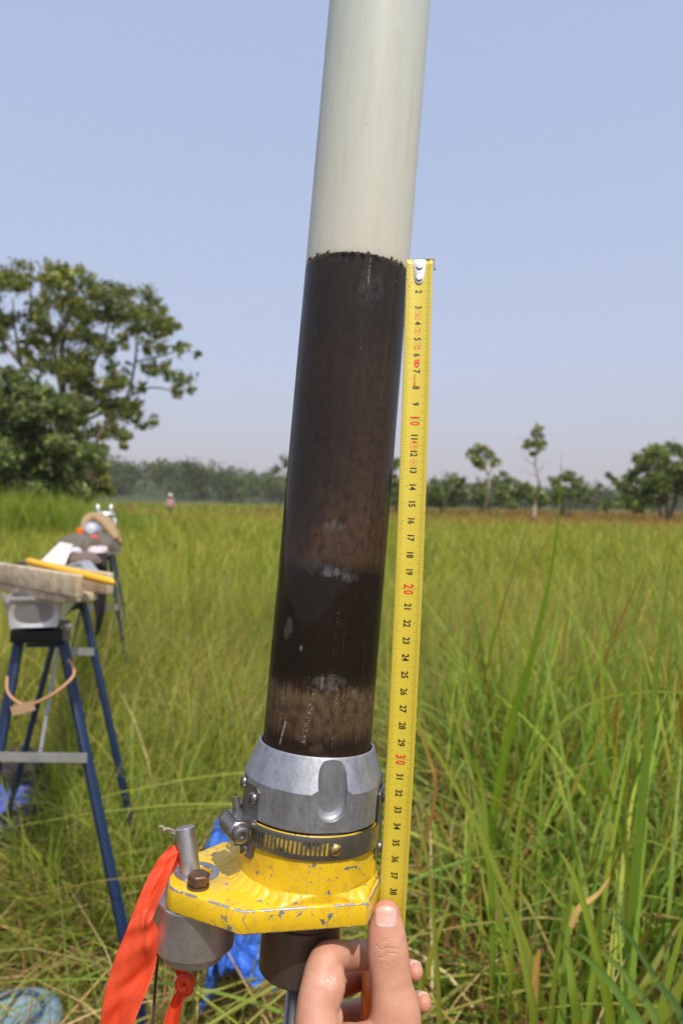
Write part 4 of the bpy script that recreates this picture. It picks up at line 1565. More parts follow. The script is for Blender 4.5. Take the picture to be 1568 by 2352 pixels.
def sub_rect(s0_, s1_, t0, t1):
    o_ = []
    for a, b in (((s0_, t0), (s1_, t0)), ((s1_, t0), (s1_, t1)), ((s1_, t1), (s0_, t1)), ((s0_, t1), (s0_, t0))):
        for k in range(4):
            o_.append((a[0] + (b[0] - a[0]) * k / 4, a[1] + (b[1] - a[1]) * k / 4))
    return o_


def poly(pts, off=5e-5):
    return [tape(a, b, off) for a, b in pts], [tuple(range(len(pts)))]


# boxed 3m
s_ = obj('printed_symbol', *put_line(sub_rect(3.24, 3.80, -1.8, 1.8), 0.22, MAT_REDL, True), MAT_REDL, tm)
put_text('printed_word', '3m', 3.53, 0.0, 2.6, MAT_REDL, 0.0, 0.75, parent=s_)
# class II in an oval
s_ = obj('printed_symbol', *put_line(ell(4.5, 0, 2.6, 1.8), 0.22, MAT_REDL, True), MAT_REDL, tm)
for k in (-0.06, 0.06):
    obj('printed_stroke', *put_line([(4.5 + k, -1.2), (4.5 + k, 1.2)], 0.28, MAT_REDL), MAT_REDL, s_)
for k in (-1.2, 1.2):
    obj('printed_stroke', *put_line([(4.36, k), (4.64, k)], 0.24, MAT_REDL), MAT_REDL, s_)
# approval numbers
put_text('printed_word', 'B98', 5.53, 1.1, 1.7, MAT_REDL, 0.0, 0.75)
put_text('printed_word', '7401', 5.55, -1.05, 1.7, MAT_REDL, 0.0, 0.75)
obj('printed_symbol', *put_line(ell(5.42, 1.15, 2.0, 1.25, 16, 90, 270), 0.18, MAT_REDL), MAT_REDL, tm)
obj('printed_symbol', *put_line(ell(5.42, -1.1, 2.0, 1.25, 16, 90, 270), 0.18, MAT_REDL), MAT_REDL, tm)
# red emblem: a nut with three speed strokes
ring = [(6.58 + 0.20, -1.3), (6.58 + 0.20, 1.3)]
nut_o = [(6.50, -1.55), (6.72, -1.55), (6.80, 0.0), (6.72, 1.55), (6.50, 1.55)]
q, fs = [], []
outer = [(6.48, -1.5), (6.66, -1.5), (6.78, -0.75), (6.82, 0.0), (6.78, 0.75), (6.66, 1.5), (6.48, 1.5), (6.48, 0.0)]
inner = [(6.565, -0.55), (6.63, -0.68), (6.68, -0.4), (6.70, 0.0), (6.68, 0.4), (6.63, 0.68), (6.565, 0.55), (6.55, 0.0)]
for a in outer + inner:
    q.append(tape(a[0], a[1], 5e-5))
fs = [(i, (i + 1) % 8, 8 + (i + 1) % 8, 8 + i) for i in range(8)]
s_ = obj('printed_emblem', q, fs, MAT_RED, tm)
for t0, l0 in ((-1.1, 6.30), (0.0, 6.26), (1.1, 6.22)):
    obj('printed_stroke', *poly([(6.485, t0 - 0.42), (6.485, t0 + 0.42), (l0, t0 + 0.42), (l0 + 0.05, t0 - 0.42)]), MAT_RED, s_)
put_text('printed_word', 'FACOM', 7.56, -1.0, 1.35, MAT_RED, 0.02, 1.12)
# round mark NL 75
s_ = obj('printed_symbol', *put_line(ell(11.52, 0, 2.6, 2.4), 0.24, MAT_REDL, True), MAT_REDL, tm)
obj('printed_stroke', *poly(ell(11.52, 0, 2.5, 2.3, 12, 125, 235)), MAT_RED, s_)
obj('printed_stroke', *put_line([(11.38, 0.0), (11.78, 0.0)], 0.22, MAT_REDL), MAT_REDL, s_)
put_text('printed_word', 'NL', 11.58, 1.05, 1.15, MAT_REDL, 0.0, 0.8, parent=s_)
put_text('printed_word', '75', 11.58, -1.05, 1.15, MAT_REDL, 0.0, 0.8, parent=s_)
# lobed hexagon 07
hexp = []
for i in range(6):
    a0, a1 = R(60 * i), R(60 * i + 60)
    for k in range(5):
        a = a0 + (a1 - a0) * k / 5
        r_ = 2.45 * (1 - 0.22 * math.sin(math.pi * k / 5))
        hexp.append((12.55 + r_ / 10 * math.cos(a), r_ * 0.95 * math.sin(a)))
s_ = obj('printed_symbol', *put_line(hexp, 0.26, MAT_REDL, True), MAT_REDL, tm)
put_text('printed_word', '07', 12.55, 0.0, 1.9, MAT_REDL, 0.0, 0.75, parent=s_)
# specks of dried mud on the face
for s, x, r_ in [(18.55, 0.1, 0.45), (5.08, -4.4, 0.3), (13.35, -3.3, 0.4), (13.95, -3.2, 0.4), (12.9, -3.6, 0.3), (3.1, 6.5, 0.3), (26.7, 3.2, 0.2), (14.9, 1.0, 0.2), (16.2, -5.5, 0.5), (1.7, -5.8, 0.6), (1.3, -7.0, 0.6)]:
    obj('mud_speck', *poly([(s + r_ / 10 * math.cos(a) * random.uniform(.7, 1.2), x + r_ * math.sin(a) * random.uniform(.6, 1.2)) for a in [i * 0.785 for i in range(8)]]),
        bpy.data.materials.get('mud') or simple('mud', (0.28, 0.19, 0.06), 0.8), tm)
# end hook with two rivets
MAT_HOOK = metal('hook_steel', (0.66, 0.64, 0.63), 0.38, dirt=0.2, bump=0.05)
hp = [(-0.02, -4.0), (-0.02, 4.0), (0.5, 3.6), (1.15, 2.95)] + [(1.2 + 0.36 * math.sin(a), 2.85 * math.cos(a)) for a in [0.1 + i * 0.49 for i in range(7)]] + [(1.15, -2.95), (0.5, -3.6)]
top = [tape(a, b, 0.0007 - 0.0014 * (b / 8) ** 2) for a, b in hp]
bot = [tape(a, b, 0.0001 - 0.0014 * (b / 8) ** 2) for a, b in hp]
k = len(hp)
hook = obj('end_hook', top + bot, [tuple(range(k)), tuple(range(2 * k - 1, k - 1, -1))] + [(i, (i + 1) % k, k + (i + 1) % k, k + i) for i in range(k)], MAT_HOOK, tm)
bm = bmesh.new()
bm.from_mesh(hook.data)
bmesh.ops.recalc_face_normals(bm, faces=bm.faces)
bm.to_mesh(hook.data)
bm.free()
bevel(hook, 0.00018, 2, 40)
nv0 = (tape(0.5, 0, 0.001) - tape(0.5, 0, 0)).normalized()
for s in (0.42, 1.16):
    v, f = lathe([(0.00215, 0), (0.00215, 0.0005), (0.0018, 0.0009), (0.00005, 0.001)], 20)
    mt = nv0.to_track_quat('Z', 'Y').to_matrix().to_4x4()
    mt.translation = tape(s, 0.05, 0.0007)
    autosmooth(obj('rivet', v, f, MAT_HOOK, hook, mt), 40)
put_text('embossed_numeral', '1', 0.80, 0.0, 2.4, bpy.data.materials['hook_steel'], 0.0, 0.8, 0.00085, hook)
# bent lip of the hook behind the blade
lip = obj('hook_lip', *merge([bar(tape(-0.01, 8.9, -0.0012), tape(0.62, 9.2, -0.0010), 0.0008, 0.0022, nv0)]), bpy.data.materials['tarnished_steel'], tm)
obj('hook_back', *merge([bar(tape(-0.03, -3.8, -0.0008), tape(-0.03, 8.9, -0.0010), 0.0007, 0.0012, nv0)]), bpy.data.materials['tarnished_steel'], hook)

# orange case in the hand
cc = at(884, 2318, 0.433)
cx_, cz_ = rt, (up * 0.985 + rt * 0.06).normalized()
cy_ = cz_.cross(cx_).normalized()
mt = Matrix((cx_, cy_, cz_)).transposed().to_4x4()
mt.translation = cc
t = NT('orange_plastic')
t.P(Base_Color=(0.85, 0.17, 0.012), Roughness=0.38, Specular_IOR_Level=0.5)
t.bump(t.noise(t.coord(), 1200, 3), 0.1, 0.0002)
case = obj('case', *box((0, 0, 0), (0.0145, 0.0275, 0.030)), t.m, tm, mt)
bevel(case, 0.006, 4, 30)

# ================================================================== HAND
def limb(pts, hw, hd, side=None, seg=6, nr=20):
    """closed rounded limb through pixels (u, v, d); half width / half depth in mm"""
    P_ = spline([at(*p) if not isinstance(p, Vector) else p for p in pts], seg)
    m = len(P_)
    tk_ = np.linspace(0, len(pts) - 1, m)
    W = np.interp(tk_, range(len(pts)), hw) / 1000
    D = np.interp(tk_, range(len(pts)), hd) / 1000
    # round both ends
    P2, W2, D2 = [], [], []
    t0 = (P_[0] - P_[1]).normalized()
    t1 = (P_[-1] - P_[-2]).normalized()
    for a in (80, 60, 40, 20):
        P2.append(P_[0] + t0 * W[0] * math.sin(R(a)))
        W2.append(W[0] * math.cos(R(a)))
        D2.append(D[0] * math.cos(R(a)))
    P2 += P_
    W2 += list(W)
    D2 += list(D)
    for a in (20, 40, 60, 80):
        P2.append(P_[-1] + t1 * W[-1] * math.sin(R(a)))
        W2.append(W[-1] * math.cos(R(a)))
        D2.append(D[-1] * math.cos(R(a)))
    vs, fs = [], []
    sd_ = side or rt
    for i, p in enumerate(P2):
        tg_ = (P2[min(i + 1, len(P2) - 1)] - P2[max(i - 1, 0)]).normalized()
        x = (sd_ - tg_ * sd_.dot(tg_)).normalized()
        y = tg_.cross(x)
        for k in range(nr):
            a = 2 * math.pi * k / nr
            vs.append(p + x * W2[i] * math.cos(a) + y * D2[i] * math.sin(a))
    for i in range(len(P2) - 1):
        for k in range(nr):
            k2 = (k + 1) % nr
            fs.append((i * nr + k, i * nr + k2, (i + 1) * nr + k2, (i + 1) * nr + k))
    fs.append(tuple(range(nr))[::-1])
    fs.append(tuple((len(P2) - 1) * nr + k for k in range(nr)))
    return vs, fs


elbow = Vector((-0.10, 0.06, 0.70))
wrist = at(815, 2760, 0.385)
H = []
# thumb
H.append(limb([(835, 2560, .378), (880, 2450, .378), (907, 2345, .379), (899, 2262, .383), (891, 2192, .3865), (887, 2140, .389), (886.5, 2103, .3915)],
              [17.5, 17, 14.8, 11.7, 11.8, 10.9, 8.4], [13, 13, 11.5, 9.2, 8.8, 7.4, 5.2], rt))
# index: up from the palm, bent at the middle joint, then away behind the tape
H.append(limb([(742, 2470, .352), (730, 2390, .357), (727, 2320, .363), (733, 2262, .369)], [13.5, 13.0, 11.0, 10.0], [12, 12, 10.5, 9.5], rt))
H.append(limb([(733, 2268, .368), (741, 2225, .374), (752, 2202, .379), (772, 2196, .386)], [10.3, 9.6, 9.0, 8.4], [9.5, 9.2, 8.8, 8.2], rt))
H.append(limb([(752, 2205, .379), (795, 2195, .399), (848, 2195, .414), (885, 2203, .422)], [9.0, 8.2, 7.6, 6.2], [8.6, 8.0, 7.4, 6.0], up))
# flesh of the index base
H.append(limb([(745, 2310, .364), (757, 2264, .3685), (762, 2238, .3735)], [8, 8.8, 7.2], [8, 8.6, 7.6], rt))
H.append(limb([(757, 2365, .362), (760, 2335, .365)], [7.0, 6.6], [7, 7], rt))
# middle, ring and little finger round the case
H.append(limb([(735, 2500, .385), (722, 2390, .398), (742, 2290, .428), (770, 2258, .449)], [12, 11, 9.6, 9.0], [12, 11, 9.6, 9.0], rt))
H.append(limb([(765, 2262, .447), (860, 2232, .474), (915, 2230, .466), (952, 2231, .447)], [9.2, 8.4, 7.6, 6.0], [9.0, 8.2, 7.2, 5.6], up))
H.append(limb([(745, 2560, .40), (735, 2470, .415), (752, 2370, .445), (780, 2335, .462)], [12, 11, 9.4, 8.6], [12, 11, 9.4, 8.6], rt))
H.append(limb([(775, 2340, .46), (875, 2310, .482), (935, 2302, .470), (971, 2303, .450)], [8.8, 8.2, 7.5, 6.0], [8.6, 8.0, 7.1, 5.6], up))
H.append(limb([(770, 2600, .415), (765, 2540, .43), (790, 2440, .455), (870, 2400, .478), (940, 2395, .46)], [11, 10, 8.6, 7.6, 6.2], [11, 10, 8.6, 7.6, 6.2], up))
# palm, web and wrist
H.append(limb([(905, 2375, .379), (850, 2392, .374), (790, 2405, .366), (735, 2410, .358)], [10, 9.5, 10, 12], [10, 9.5, 10, 12], up))
H.append(limb([(800, 2420, .372), (800, 2500, .378), (810, 2640, .385)], [17, 22, 24], [12, 15, 15], rt))
H.append(limb([(745, 2430, .360), (770, 2560, .37), (805, 2700, .383)], [14, 18, 22], [13, 15, 15], rt))
H.append(limb([(740, 2500, .40), (775, 2580, .40), (812, 2700, .39)], [13, 17, 20], [13, 16, 16], rt))
H.append(limb([(765, 2560, .42), (790, 2630, .41), (815, 2720, .395)], [12, 15, 20], [12, 15, 16], rt))
H.append(limb([(810, 2620, .384), wrist, wrist.lerp(elbow, 0.35), wrist.lerp(elbow, 0.8), elbow], [24, 26, 31, 40, 38], [16, 18, 26, 36, 36], rt))
hand = obj('hand', *merge(H))
md = hand.modifiers.new('r', 'REMESH')
md.mode = 'VOXEL'
md.voxel_size = 0.00085
md.use_smooth_shade = True
md = hand.modifiers.new('s', 'SMOOTH')
md.factor = 0.5
md.iterations = 4
bake(hand)
tag(hand, 'bare hand pinching the tape measure with its thumb upright', 'hand')
hand.data.polygons.foreach_set('use_smooth', [True] * len(hand.data.polygons))
dg = bpy.context.evaluated_depsgraph_get()
bmh = bmesh.new()
bmh.from_mesh(hand.data)
bvh = BVHTree.FromBMesh(bmh)


def hit(u, v):
    d_ = (at(u, v, 1) - CAM).normalized()
    r_ = bvh.ray_cast(CAM, d_)
    return r_


ip = hit(890, 2190)[0] or at(890, 2192, .378)
dust = hit(756, 2254)[0] or at(756, 2254, .36)
t = NT('skin')
co = t.coord()
n1 = t.noise(co, 55, 4, 0.6)
n2 = t.noise(co, 900, 4, 0.65)
n3 = t.noise(co, 160, 5, 0.6)


def near(p, r_):
    vm = t.n.new('ShaderNodeVectorMath')
    vm.operation = 'DISTANCE'
    t.l.new(co, vm.inputs[0])
    vm.inputs[1].default_value = p[:]
    return t.math('SUBTRACT', 1.0, t.math('DIVIDE', vm.outputs['Value'], r_), clamp=True)


c = t.mix(t.ramp(n1, [(0.3, 0.0), (0.7, 1.0)]), (0.49, 0.235, 0.15), (0.57, 0.31, 0.21))
c = t.mix(t.math('MULTIPLY', t.ramp(n3, [(0.42, 0.0), (0.68, 1.0)]), 0.5), c, (0.50, 0.20, 0.13))
c = t.mix(t.math('MULTIPLY', near(ip, 0.012), 0.45), c, (0.50, 0.24, 0.155))
dm = t.math('MULTIPLY', t.math('MULTIPLY', near(dust, 0.0055), 1.1, clamp=True), t.ramp(t.noise(co, 900, 3, 0.7), [(0.50, 0.0), (0.62, 0.75)]))
nc = hit(885.5, 2106)[0] or at(885, 2106, .385)
c = t.mix(t.math('MULTIPLY', t.math('MULTIPLY', near(nc, 0.0115), 3.0, clamp=True), 0.45), c, (0.47, 0.19, 0.125))
c = t.mix(dm, c, (0.74, 0.66, 0.50))
w = t.n.new('ShaderNodeTexWave')
w.wave_type = 'BANDS'
w.bands_direction = 'Z'
w.inputs['Scale'].default_value = 82
w.inputs['Distortion'].default_value = 9.0
w.inputs['Detail'].default_value = 3
w.inputs['Detail Scale'].default_value = 2.2
t.l.new(co, w.inputs['Vector'])
crease = t.math('MULTIPLY', t.math('MULTIPLY', near(ip, 0.0092), 1.7, clamp=True), t.ramp(w.outputs['Fac'], [(0.0, 0.0), (0.35, 1.0)]))
w2 = t.n.new('ShaderNodeTexWave')
w2.bands_direction = 'DIAGONAL'
w2.inputs['Scale'].default_value = 420
w2.inputs['Distortion'].default_value = 3
t.l.new(co, w2.inputs['Vector'])
hgt = t.math('ADD', t.math('MULTIPLY', crease, 0.55), t.math('ADD', t.math('MULTIPLY', n2, 0.35), t.math('MULTIPLY', w2.outputs['Fac'], 0.06)))
hgt = t.math('ADD', hgt, t.math('MULTIPLY', n3, 0.5))
t.P(Base_Color=c, Roughness=0.48, Specular_IOR_Level=0.42, Subsurface_Weight=0.25, Subsurface_Radius=(1.0, 0.35, 0.2), Subsurface_Scale=0.0025)
t.bump(hgt, 0.65, 0.0008)
hand.data.materials.append(t.m)
t = NT('fingernail')
n1 = t.noise(t.scale(t.coord(), (600, 600, 40)), 1.0, 3)
zs = t.sep(t.coord())[2]
nz0, nz1 = at(885, 2133, .385).z, at(885, 2076, .385).z
tip = t.math('DIVIDE', t.math('SUBTRACT', zs, nz0), nz1 - nz0, clamp=True)
c = t.ramp(t.math('ADD', tip, t.math('MULTIPLY', t.math('SUBTRACT', n1, 0.5), 0.12)), [(0.0, (0.72, 0.52, 0.45)), (0.18, (0.70, 0.47, 0.40)), (0.24, (0.58, 0.33, 0.265)), (0.62, (0.60, 0.36, 0.28)), (0.78, (0.66, 0.49, 0.39)), (0.95, (0.67, 0.55, 0.44))])
t.P(Base_Color=c, Roughness=0.3, Specular_IOR_Level=0.5, Subsurface_Weight=0.15, Subsurface_Scale=0.002)
t.bump(n1, 0.08, 0.0003)
MAT_NAIL = t.m


def nail(cu, cv, ru, rv, m=MAT_NAIL, lift=0.00055, power=3.2):
    N1, N2 = 18, 8
    top_, fs = [], []
    rings = []
    for j in range(N2 + 1):
        q = j / N2
        row = []
        for i in range(N1 * 2):
            a = math.pi * i / N1
            ca, sa = math.cos(a), math.sin(a)
            rad = (abs(ca) ** power + abs(sa) ** power) ** (-1 / power)
            u, v = cu + ru * q * rad * ca, cv + rv * q * rad * sa
            h_ = hit(u, v)
            if h_[0] is None:
                return None
            lf_ = lift * (1 - 0.75 * q ** 4) if q < 1 else -0.0006
            row.append(h_[0] + h_[1] * lf_)
        rings.append(row)
    vs = [p for row in rings for p in row]
    n = N1 * 2
    for j in range(N2):
        for i in range(n):
            i2 = (i + 1) % n
            fs.append((j * n + i, j * n + i2, (j + 1) * n + i2, (j + 1) * n + i))
    return obj('fingernail', vs, fs, m, hand, smooth=True)


nail(885.5, 2106, 28.5, 27)
MAT_NAIL2 = simple('small_nail', (0.66, 0.42, 0.34), 0.3, nscale=300, var=0.1)


def nail_top(center, axis, half_l, half_w, direction):
    """nail of a finger tip found by casting down onto it from 'direction'"""
    side_ = axis.cross(direction).normalized()
    N = 8
    vs, fs = [], []
    for i in range(N + 1):
        for j in range(N + 1):
            a, b = -1 + 2 * i / N, -1 + 2 * j / N
            k_ = 1 - 0.25 * abs(a) ** 3
            p = center + axis * a * half_l + side_ * b * half_w * k_ + direction * 0.03
            h_ = bvh.ray_cast(p, -direction)
            if h_[0] is None:
                return None
            vs.append(h_[0] + h_[1] * (0.0005 if max(abs(a), abs(b)) < 0.99 else -0.0002))
    for i in range(N):
        for j in range(N):
            fs.append((i * (N + 1) + j, (i + 1) * (N + 1) + j, (i + 1) * (N + 1) + j + 1, i * (N + 1) + j + 1))
    return obj('fingernail', vs, fs, MAT_NAIL2, hand, smooth=True)


nail_top(at(947, 2231, .449), (at(950, 2231, .447) - at(915, 2230, .466)).normalized(), 0.0058, 0.0050, (up + fw * 0.6 + rt * 0.15).normalized())
nail_top(at(966, 2303, .452), (at(969, 2303, .450) - at(935, 2302, .470)).normalized(), 0.0058, 0.0050, (up + fw * 0.6 + rt * 0.15).normalized())
bmh.free()

# ================================================================== RIBBON, CORDS
t = NT('orange_ribbon')
co = t.coord()
vor = t.n.new('ShaderNodeTexVoronoi')
vor.inputs['Scale'].default_value = 1500
t.l.new(co, vor.inputs['Vector'])
n1 = t.noise(co, 40, 3)
c = t.mix(n1, (0.88, 0.10, 0.035), (0.93, 0.145, 0.05))
c = t.mix(t.math('MULTIPLY', t.ramp(t.noise(co, 500, 3, 0.7), [(0.60, 0.0), (0.70, 0.6)]), 1.0), c, (0.35, 0.05, 0.03))
t.P(Base_Color=c, Roughness=0.42, Specular_IOR_Level=0.4)
t.bump(vor.outputs['Distance'], 0.25, 0.0004)
tr = t.n.new('ShaderNodeBsdfTranslucent')
tr.inputs['Color'].default_value = (0.95, 0.10, 0.02, 1)
mx = t.n.new('ShaderNodeMixShader')
mx.inputs[0].default_value = 0.4
t.l.new(t.b.outputs[0], mx.inputs[1])
t.l.new(tr.outputs[0], mx.inputs[2])
t.l.new(mx.outputs[0], t.out.inputs['Surface'])
MAT_RIB = t.m


def ribbon(name, rows, m, label=None, cat=None, parent=None, cross=None, sub_=5, nt=16):
    """rows: (uL, vL, dL, uR, vR, dR); cross(t, k) adds depth across"""
    Lp = spline([at(*r_[:3]) for r_ in rows], sub_)
    Rp = spline([at(*r_[3:]) for r_ in rows], sub_)
    vs, fs = [], []
    n = len(Lp)
    for i in range(n):
        for k in range(nt + 1):
            x = k / nt
            p = Lp[i].lerp(Rp[i], x)
            if cross:
                p = p + fw * cross(i / (n - 1), x)
            vs.append(p)
    for i in range(n - 1):
        for k in range(nt):
            fs.append((i * (nt + 1) + k, i * (nt + 1) + k + 1, (i + 1) * (nt + 1) + k + 1, (i + 1) * (nt + 1) + k))
    o = obj(name, vs, fs, m, parent, smooth=True)
    md = o.modifiers.new('s', 'SOLIDIFY')
    md.thickness = 0.00016
    bake(o)
    if label:
        tag(o, label, cat)
    return o


def rcross(t_, x):
    # one length fold near the outer edge high up, a pinch lower down
    f1 = 0.0025 * math.exp(-((x - 0.62) / 0.10) ** 2) * math.exp(-((t_ - 0.22) / 0.18) ** 2)
    f2 = -0.005 * math.exp(-((x - 0.82) / 0.16) ** 2) * math.exp(-((t_ - 0.52) / 0.07) ** 2)
    f3 = 0.0035 * math.sin(x * 3.0 + t_ * 9.0) + 0.002 * math.sin(x * 7 + 14 * t_)
    f4 = 0.0011 * math.sin(x * 5 + 46 * t_) * math.sin(9 * t_ + 2 * x) + 0.00012 * math.sin(19 * x - 31 * t_)
    return f1 + f2 + f4 + f3 * (0.3 + x)


rib = thing('flagging_ribbon', at(395, 1965, 0.392), 'wide orange flagging ribbon hanging from the guide pin', 'ribbon')
ribbon('ribbon_band', [(392, 1944, .392, 409, 1958, .390), (363.5, 1973.5, .389, 397, 1994, .386), (340.8, 2014, .386, 379, 2042, .382), (318, 2064, .383, 362, 2083, .379),
                       (305, 2100, .381, 354, 2112, .375), (293, 2132, .379, 361, 2155, .373), (270, 2187, .377, 360, 2192, .372), (252, 2241, .375, 346, 2255, .37),
                       (238.6, 2291, .373, 328, 2300, .369), (231.8, 2352, .372, 311, 2352, .368), (228, 2450, .371, 300, 2450, .366), (235, 2560, .37, 305, 2560, .365)], MAT_RIB, parent=rib, cross=rcross, nt=28)
ribbon('ribbon_fold', [(389, 1944, .393, 404, 1948, .395), (386, 1960, .391, 411, 1962, .393), (390, 1980, .390, 410, 1984, .394), (394, 2000, .388, 400, 2002, .392)], MAT_RIB, parent=rib, cross=lambda t_, x: 0.002 * math.sin(x * 9))

rib2 = thing('flagging_ribbon', at(415, 2225, 0.40), 'twisted orange ribbon tied in a knot under the aluminium weight', 'ribbon')
ribbon('ribbon_band', [(396, 2215, .40, 430, 2215, .40), (404, 2236, .397, 431, 2238, .396), (411, 2252, .394, 429, 2256, .394)], MAT_RIB, parent=rib2, cross=lambda t_, x: 0.003 * math.sin(x * 6))
kn = spline([at(428, 2240, .392), at(440, 2250, .390), at(438, 2266, .389), at(420, 2272, .388), at(409, 2262, .389), at(416, 2248, .389), at(432, 2252, .387), at(436, 2276, .388), at(424, 2280, .391)], 5)
obj('ribbon_knot', *tube(kn, 0.0021, 10), MAT_RIB, rib2, smooth=True)
ribbon('ribbon_tail', [(408, 2276, .393, 425, 2276, .391), (397, 2290, .392, 423, 2290, .388), (386, 2318, .391, 417, 2318, .387), (375, 2352, .390, 410, 2356, .388), (362, 2440, .39, 398, 2440, .388)], MAT_RIB, parent=rib2,
       cross=lambda t_, x: 0.006 * math.sin(x * 3.14) * (1 - t_ * 0.5))
MAT_CORD = simple('brown_cord', (0.07, 0.05, 0.04), 0.9, nscale=900, var=0.5, bump=0.8, bdist=0.0006)
MAT_TWINE = simple('grey_twine', (0.34, 0.28, 0.20), 0.9, nscale=900, var=0.4, bump=0.8, bdist=0.0005)
o = obj('cord', *tube(spline([at(370, 2140, .405), at(364, 2191, .402), at(359, 2240, .40), at(356.5, 2270, .40), at(352, 2352, .398), at(350, 2480, .396)], 8), 0.0008, 10), MAT_CORD, smooth=True)
tag(o, 'thin dark brown cord hanging straight down beside the orange ribbon', 'cord')
tw = thing('twine', at(402, 1912, .399), 'frayed grey twine end sticking out behind the guide pin', 'twine')
for a in ([(371, 1896, .400), (378, 1903, .400), (390, 1904, .401), (404, 1910, .403), (440, 1913, .404)], [(375, 1907, .399), (384, 1906, .401), (394, 1912, .402), (404, 1916, .403)],
          [(366, 1898, .4), (374, 1900, .400), (386, 1907, .401), (402, 1912, .403)], [(404, 1910, .4035), (401, 1930, .4035), (405, 1948, .4035), (410, 1965, .402)]):
    obj('strand', *tube(spline([at(*p) for p in a], 6), 0.00075, 7), MAT_TWINE, tw, smooth=True)

# ================================================================== TRESTLES, TROUGH AND WHAT LIES ON IT
MAT_BLUE = simple('blue_enamel', (0.004, 0.017, 0.055), 0.4, nscale=25, var=0.35)
MAT_GALV = simple('galvanised_strip', (0.42, 0.42, 0.41), 0.5, 0.6, nscale=40, var=0.3)
MAT_RUBBER = simple('black_rubber', (0.012, 0.012, 0.013), 0.6)


def to_ground(a, b):
    t_ = (a.z + 0.03) / (a.z - b.z)
    return a + (b - a) * t_


def trestle(label, pairs, braces, beam_w=0.05):
    c_ = at(*pairs[0][0])
    root = thing('trestle', (c_.x, c_.y, 0), label, 'trestle', 'blue folding trestles under the trough')
    tops = []
    for a0, a1, b0, b1 in [(p[0], p[1], p[2], p[3]) for p in pairs]:
        for x0, x1 in ((a0, a1), (b0, b1)):
            A_, B_ = at(*x0), at(*x1)
            o_ = obj('leg', *bar(A_, to_ground(A_, B_), 0.022, 0.016), MAT_BLUE, root)
            bevel(o_, 0.004, 2)
        tops.append((at(*a0) + at(*b0)) / 2)
        h_ = obj('leg_bracket', *bar(at(*a0) + Vector((-0.012, -0.014, -0.005)), at(*b0) + Vector((0.012, -0.014, -0.005)), 0.03, 0.03), MAT_RUBBER, root)
        bevel(h_, 0.004, 2)
    d_ = (tops[1] - tops[0]).normalized()
    o_ = obj('beam', *bar(tops[0] - d_ * 0.02 + Vector((0, 0, 0.022)), tops[1] + d_ * 0.02 + Vector((0, 0, 0.022)), beam_w, 0.024), MAT_RUBBER, root)
    bevel(o_, 0.004, 2)
    for a, b, w_, h_, m in braces:
        o_ = obj('brace', *bar(at(*a), at(*b), 0.004 if h_ > 0.012 else w_, h_), m, root)
    return root


trestle('nearer blue steel trestle carrying the end of the trough', [((48, 1452, 1.57), (-1, 1725, 1.50), (141, 1452, 1.57), (285, 2150, 1.42)), ((146, 1392, 2.05), (55, 1735, 2.03), (190, 1378, 2.05), (270, 1745, 2.02))],
        [((-70, 1737, 1.475), (200, 1741, 1.475), 0.004, 0.020, MAT_GALV), ((62, 1482, 1.56), (148, 1482, 1.56), 0.008, 0.008, MAT_BLUE),
         ((130, 1496, 2.03), (216, 1497, 2.02), 0.004, 0.022, MAT_GALV), ((132, 1500, 2.03), (93, 1730, 1.48), 0.007, 0.007, MAT_GALV)], 0.06)
trestle('farther blue steel trestle standing in the taller grass', [((212, 1278, 3.75), (165, 1500, 3.75), (252, 1276, 3.75), (292, 1540, 3.72)), ((228, 1262, 4.4), (200, 1420, 4.4), (258, 1258, 4.4), (288, 1420, 4.4))],
        [((196, 1396, 3.72), (272, 1395, 3.72), 0.004, 0.03, MAT_GALV)], 0.08)


def tx(d):
    return -0.686 + (d - 1.55) * -0.2845


ZT = EYE - 0.217                     # rim of the trough
ax_ = Vector((-0.2845, 1, 0)).normalized()
sx_ = ax_.cross(Vector((0, 0, 1))).normalized()


def on(d, off=0.0, h=0.0):
    """point on the trough rim plane at depth d, off to the side, h above"""
    return Vector((tx(d), d, ZT + h)) + sx_ * off


tro = thing('sample_trough', on(1.5, 0, -0.07), 'long aluminium trough lying across the blue trestles', 'trough')
MAT_SHEET = simple('sheet_aluminium', (0.62, 0.61, 0.60), 0.4, 0.7, nscale=18, var=0.15)
sec = [(-0.062, 0.002), (-0.056, 0.0), (-0.048, -0.064), (0.048, -0.064), (0.056, 0.0), (0.062, 0.002)]
sec2 = [(0.062, 0.0005), (0.0545, -0.0012), (0.0466, -0.0625), (-0.0466, -0.0625), (-0.0545, -0.0012), (-0.062, 0.0005)]
vs, fs = [], []
for d in (1.50, 4.3):
    for a, h_ in sec + sec2:
        vs.append(on(d, a, h_))
k = len(sec) * 2
fs = [(i, (i + 1) % k, k + (i + 1) % k, k + i) for i in range(k)] + [tuple(range(k))[::-1], tuple(range(k, 2 * k))]
o = obj('channel', vs, fs, MAT_SHEET, tro)
for d, dd in ((1.4985, -0.004), (4.3015, 0.004)):
    bm = bmesh.new()
    q = []
    # slightly dished end plate
    N = 8
    for j in range(N + 1):
        for i in range(N + 1):
            x, y = -1 + 2 * i / N, j / N
            wd_ = 0.048 + 0.008 * y
            bul = 0.006 * (1 - x * x) * math.sin(math.pi * y) * (1 if dd < 0 else -1)
            q.append(bm.verts.new(on(d + dd * 0.2 + bul, x * wd_, -0.064 + 0.064 * y)))
    for j in range(N):
        for i in range(N):
            bm.faces.new((q[j * (N + 1) + i], q[j * (N + 1) + i + 1], q[(j + 1) * (N + 1) + i + 1], q[(j + 1) * (N + 1) + i]))
    bm_obj('end_plate', bm, MAT_SHEET, tro, smooth=True)
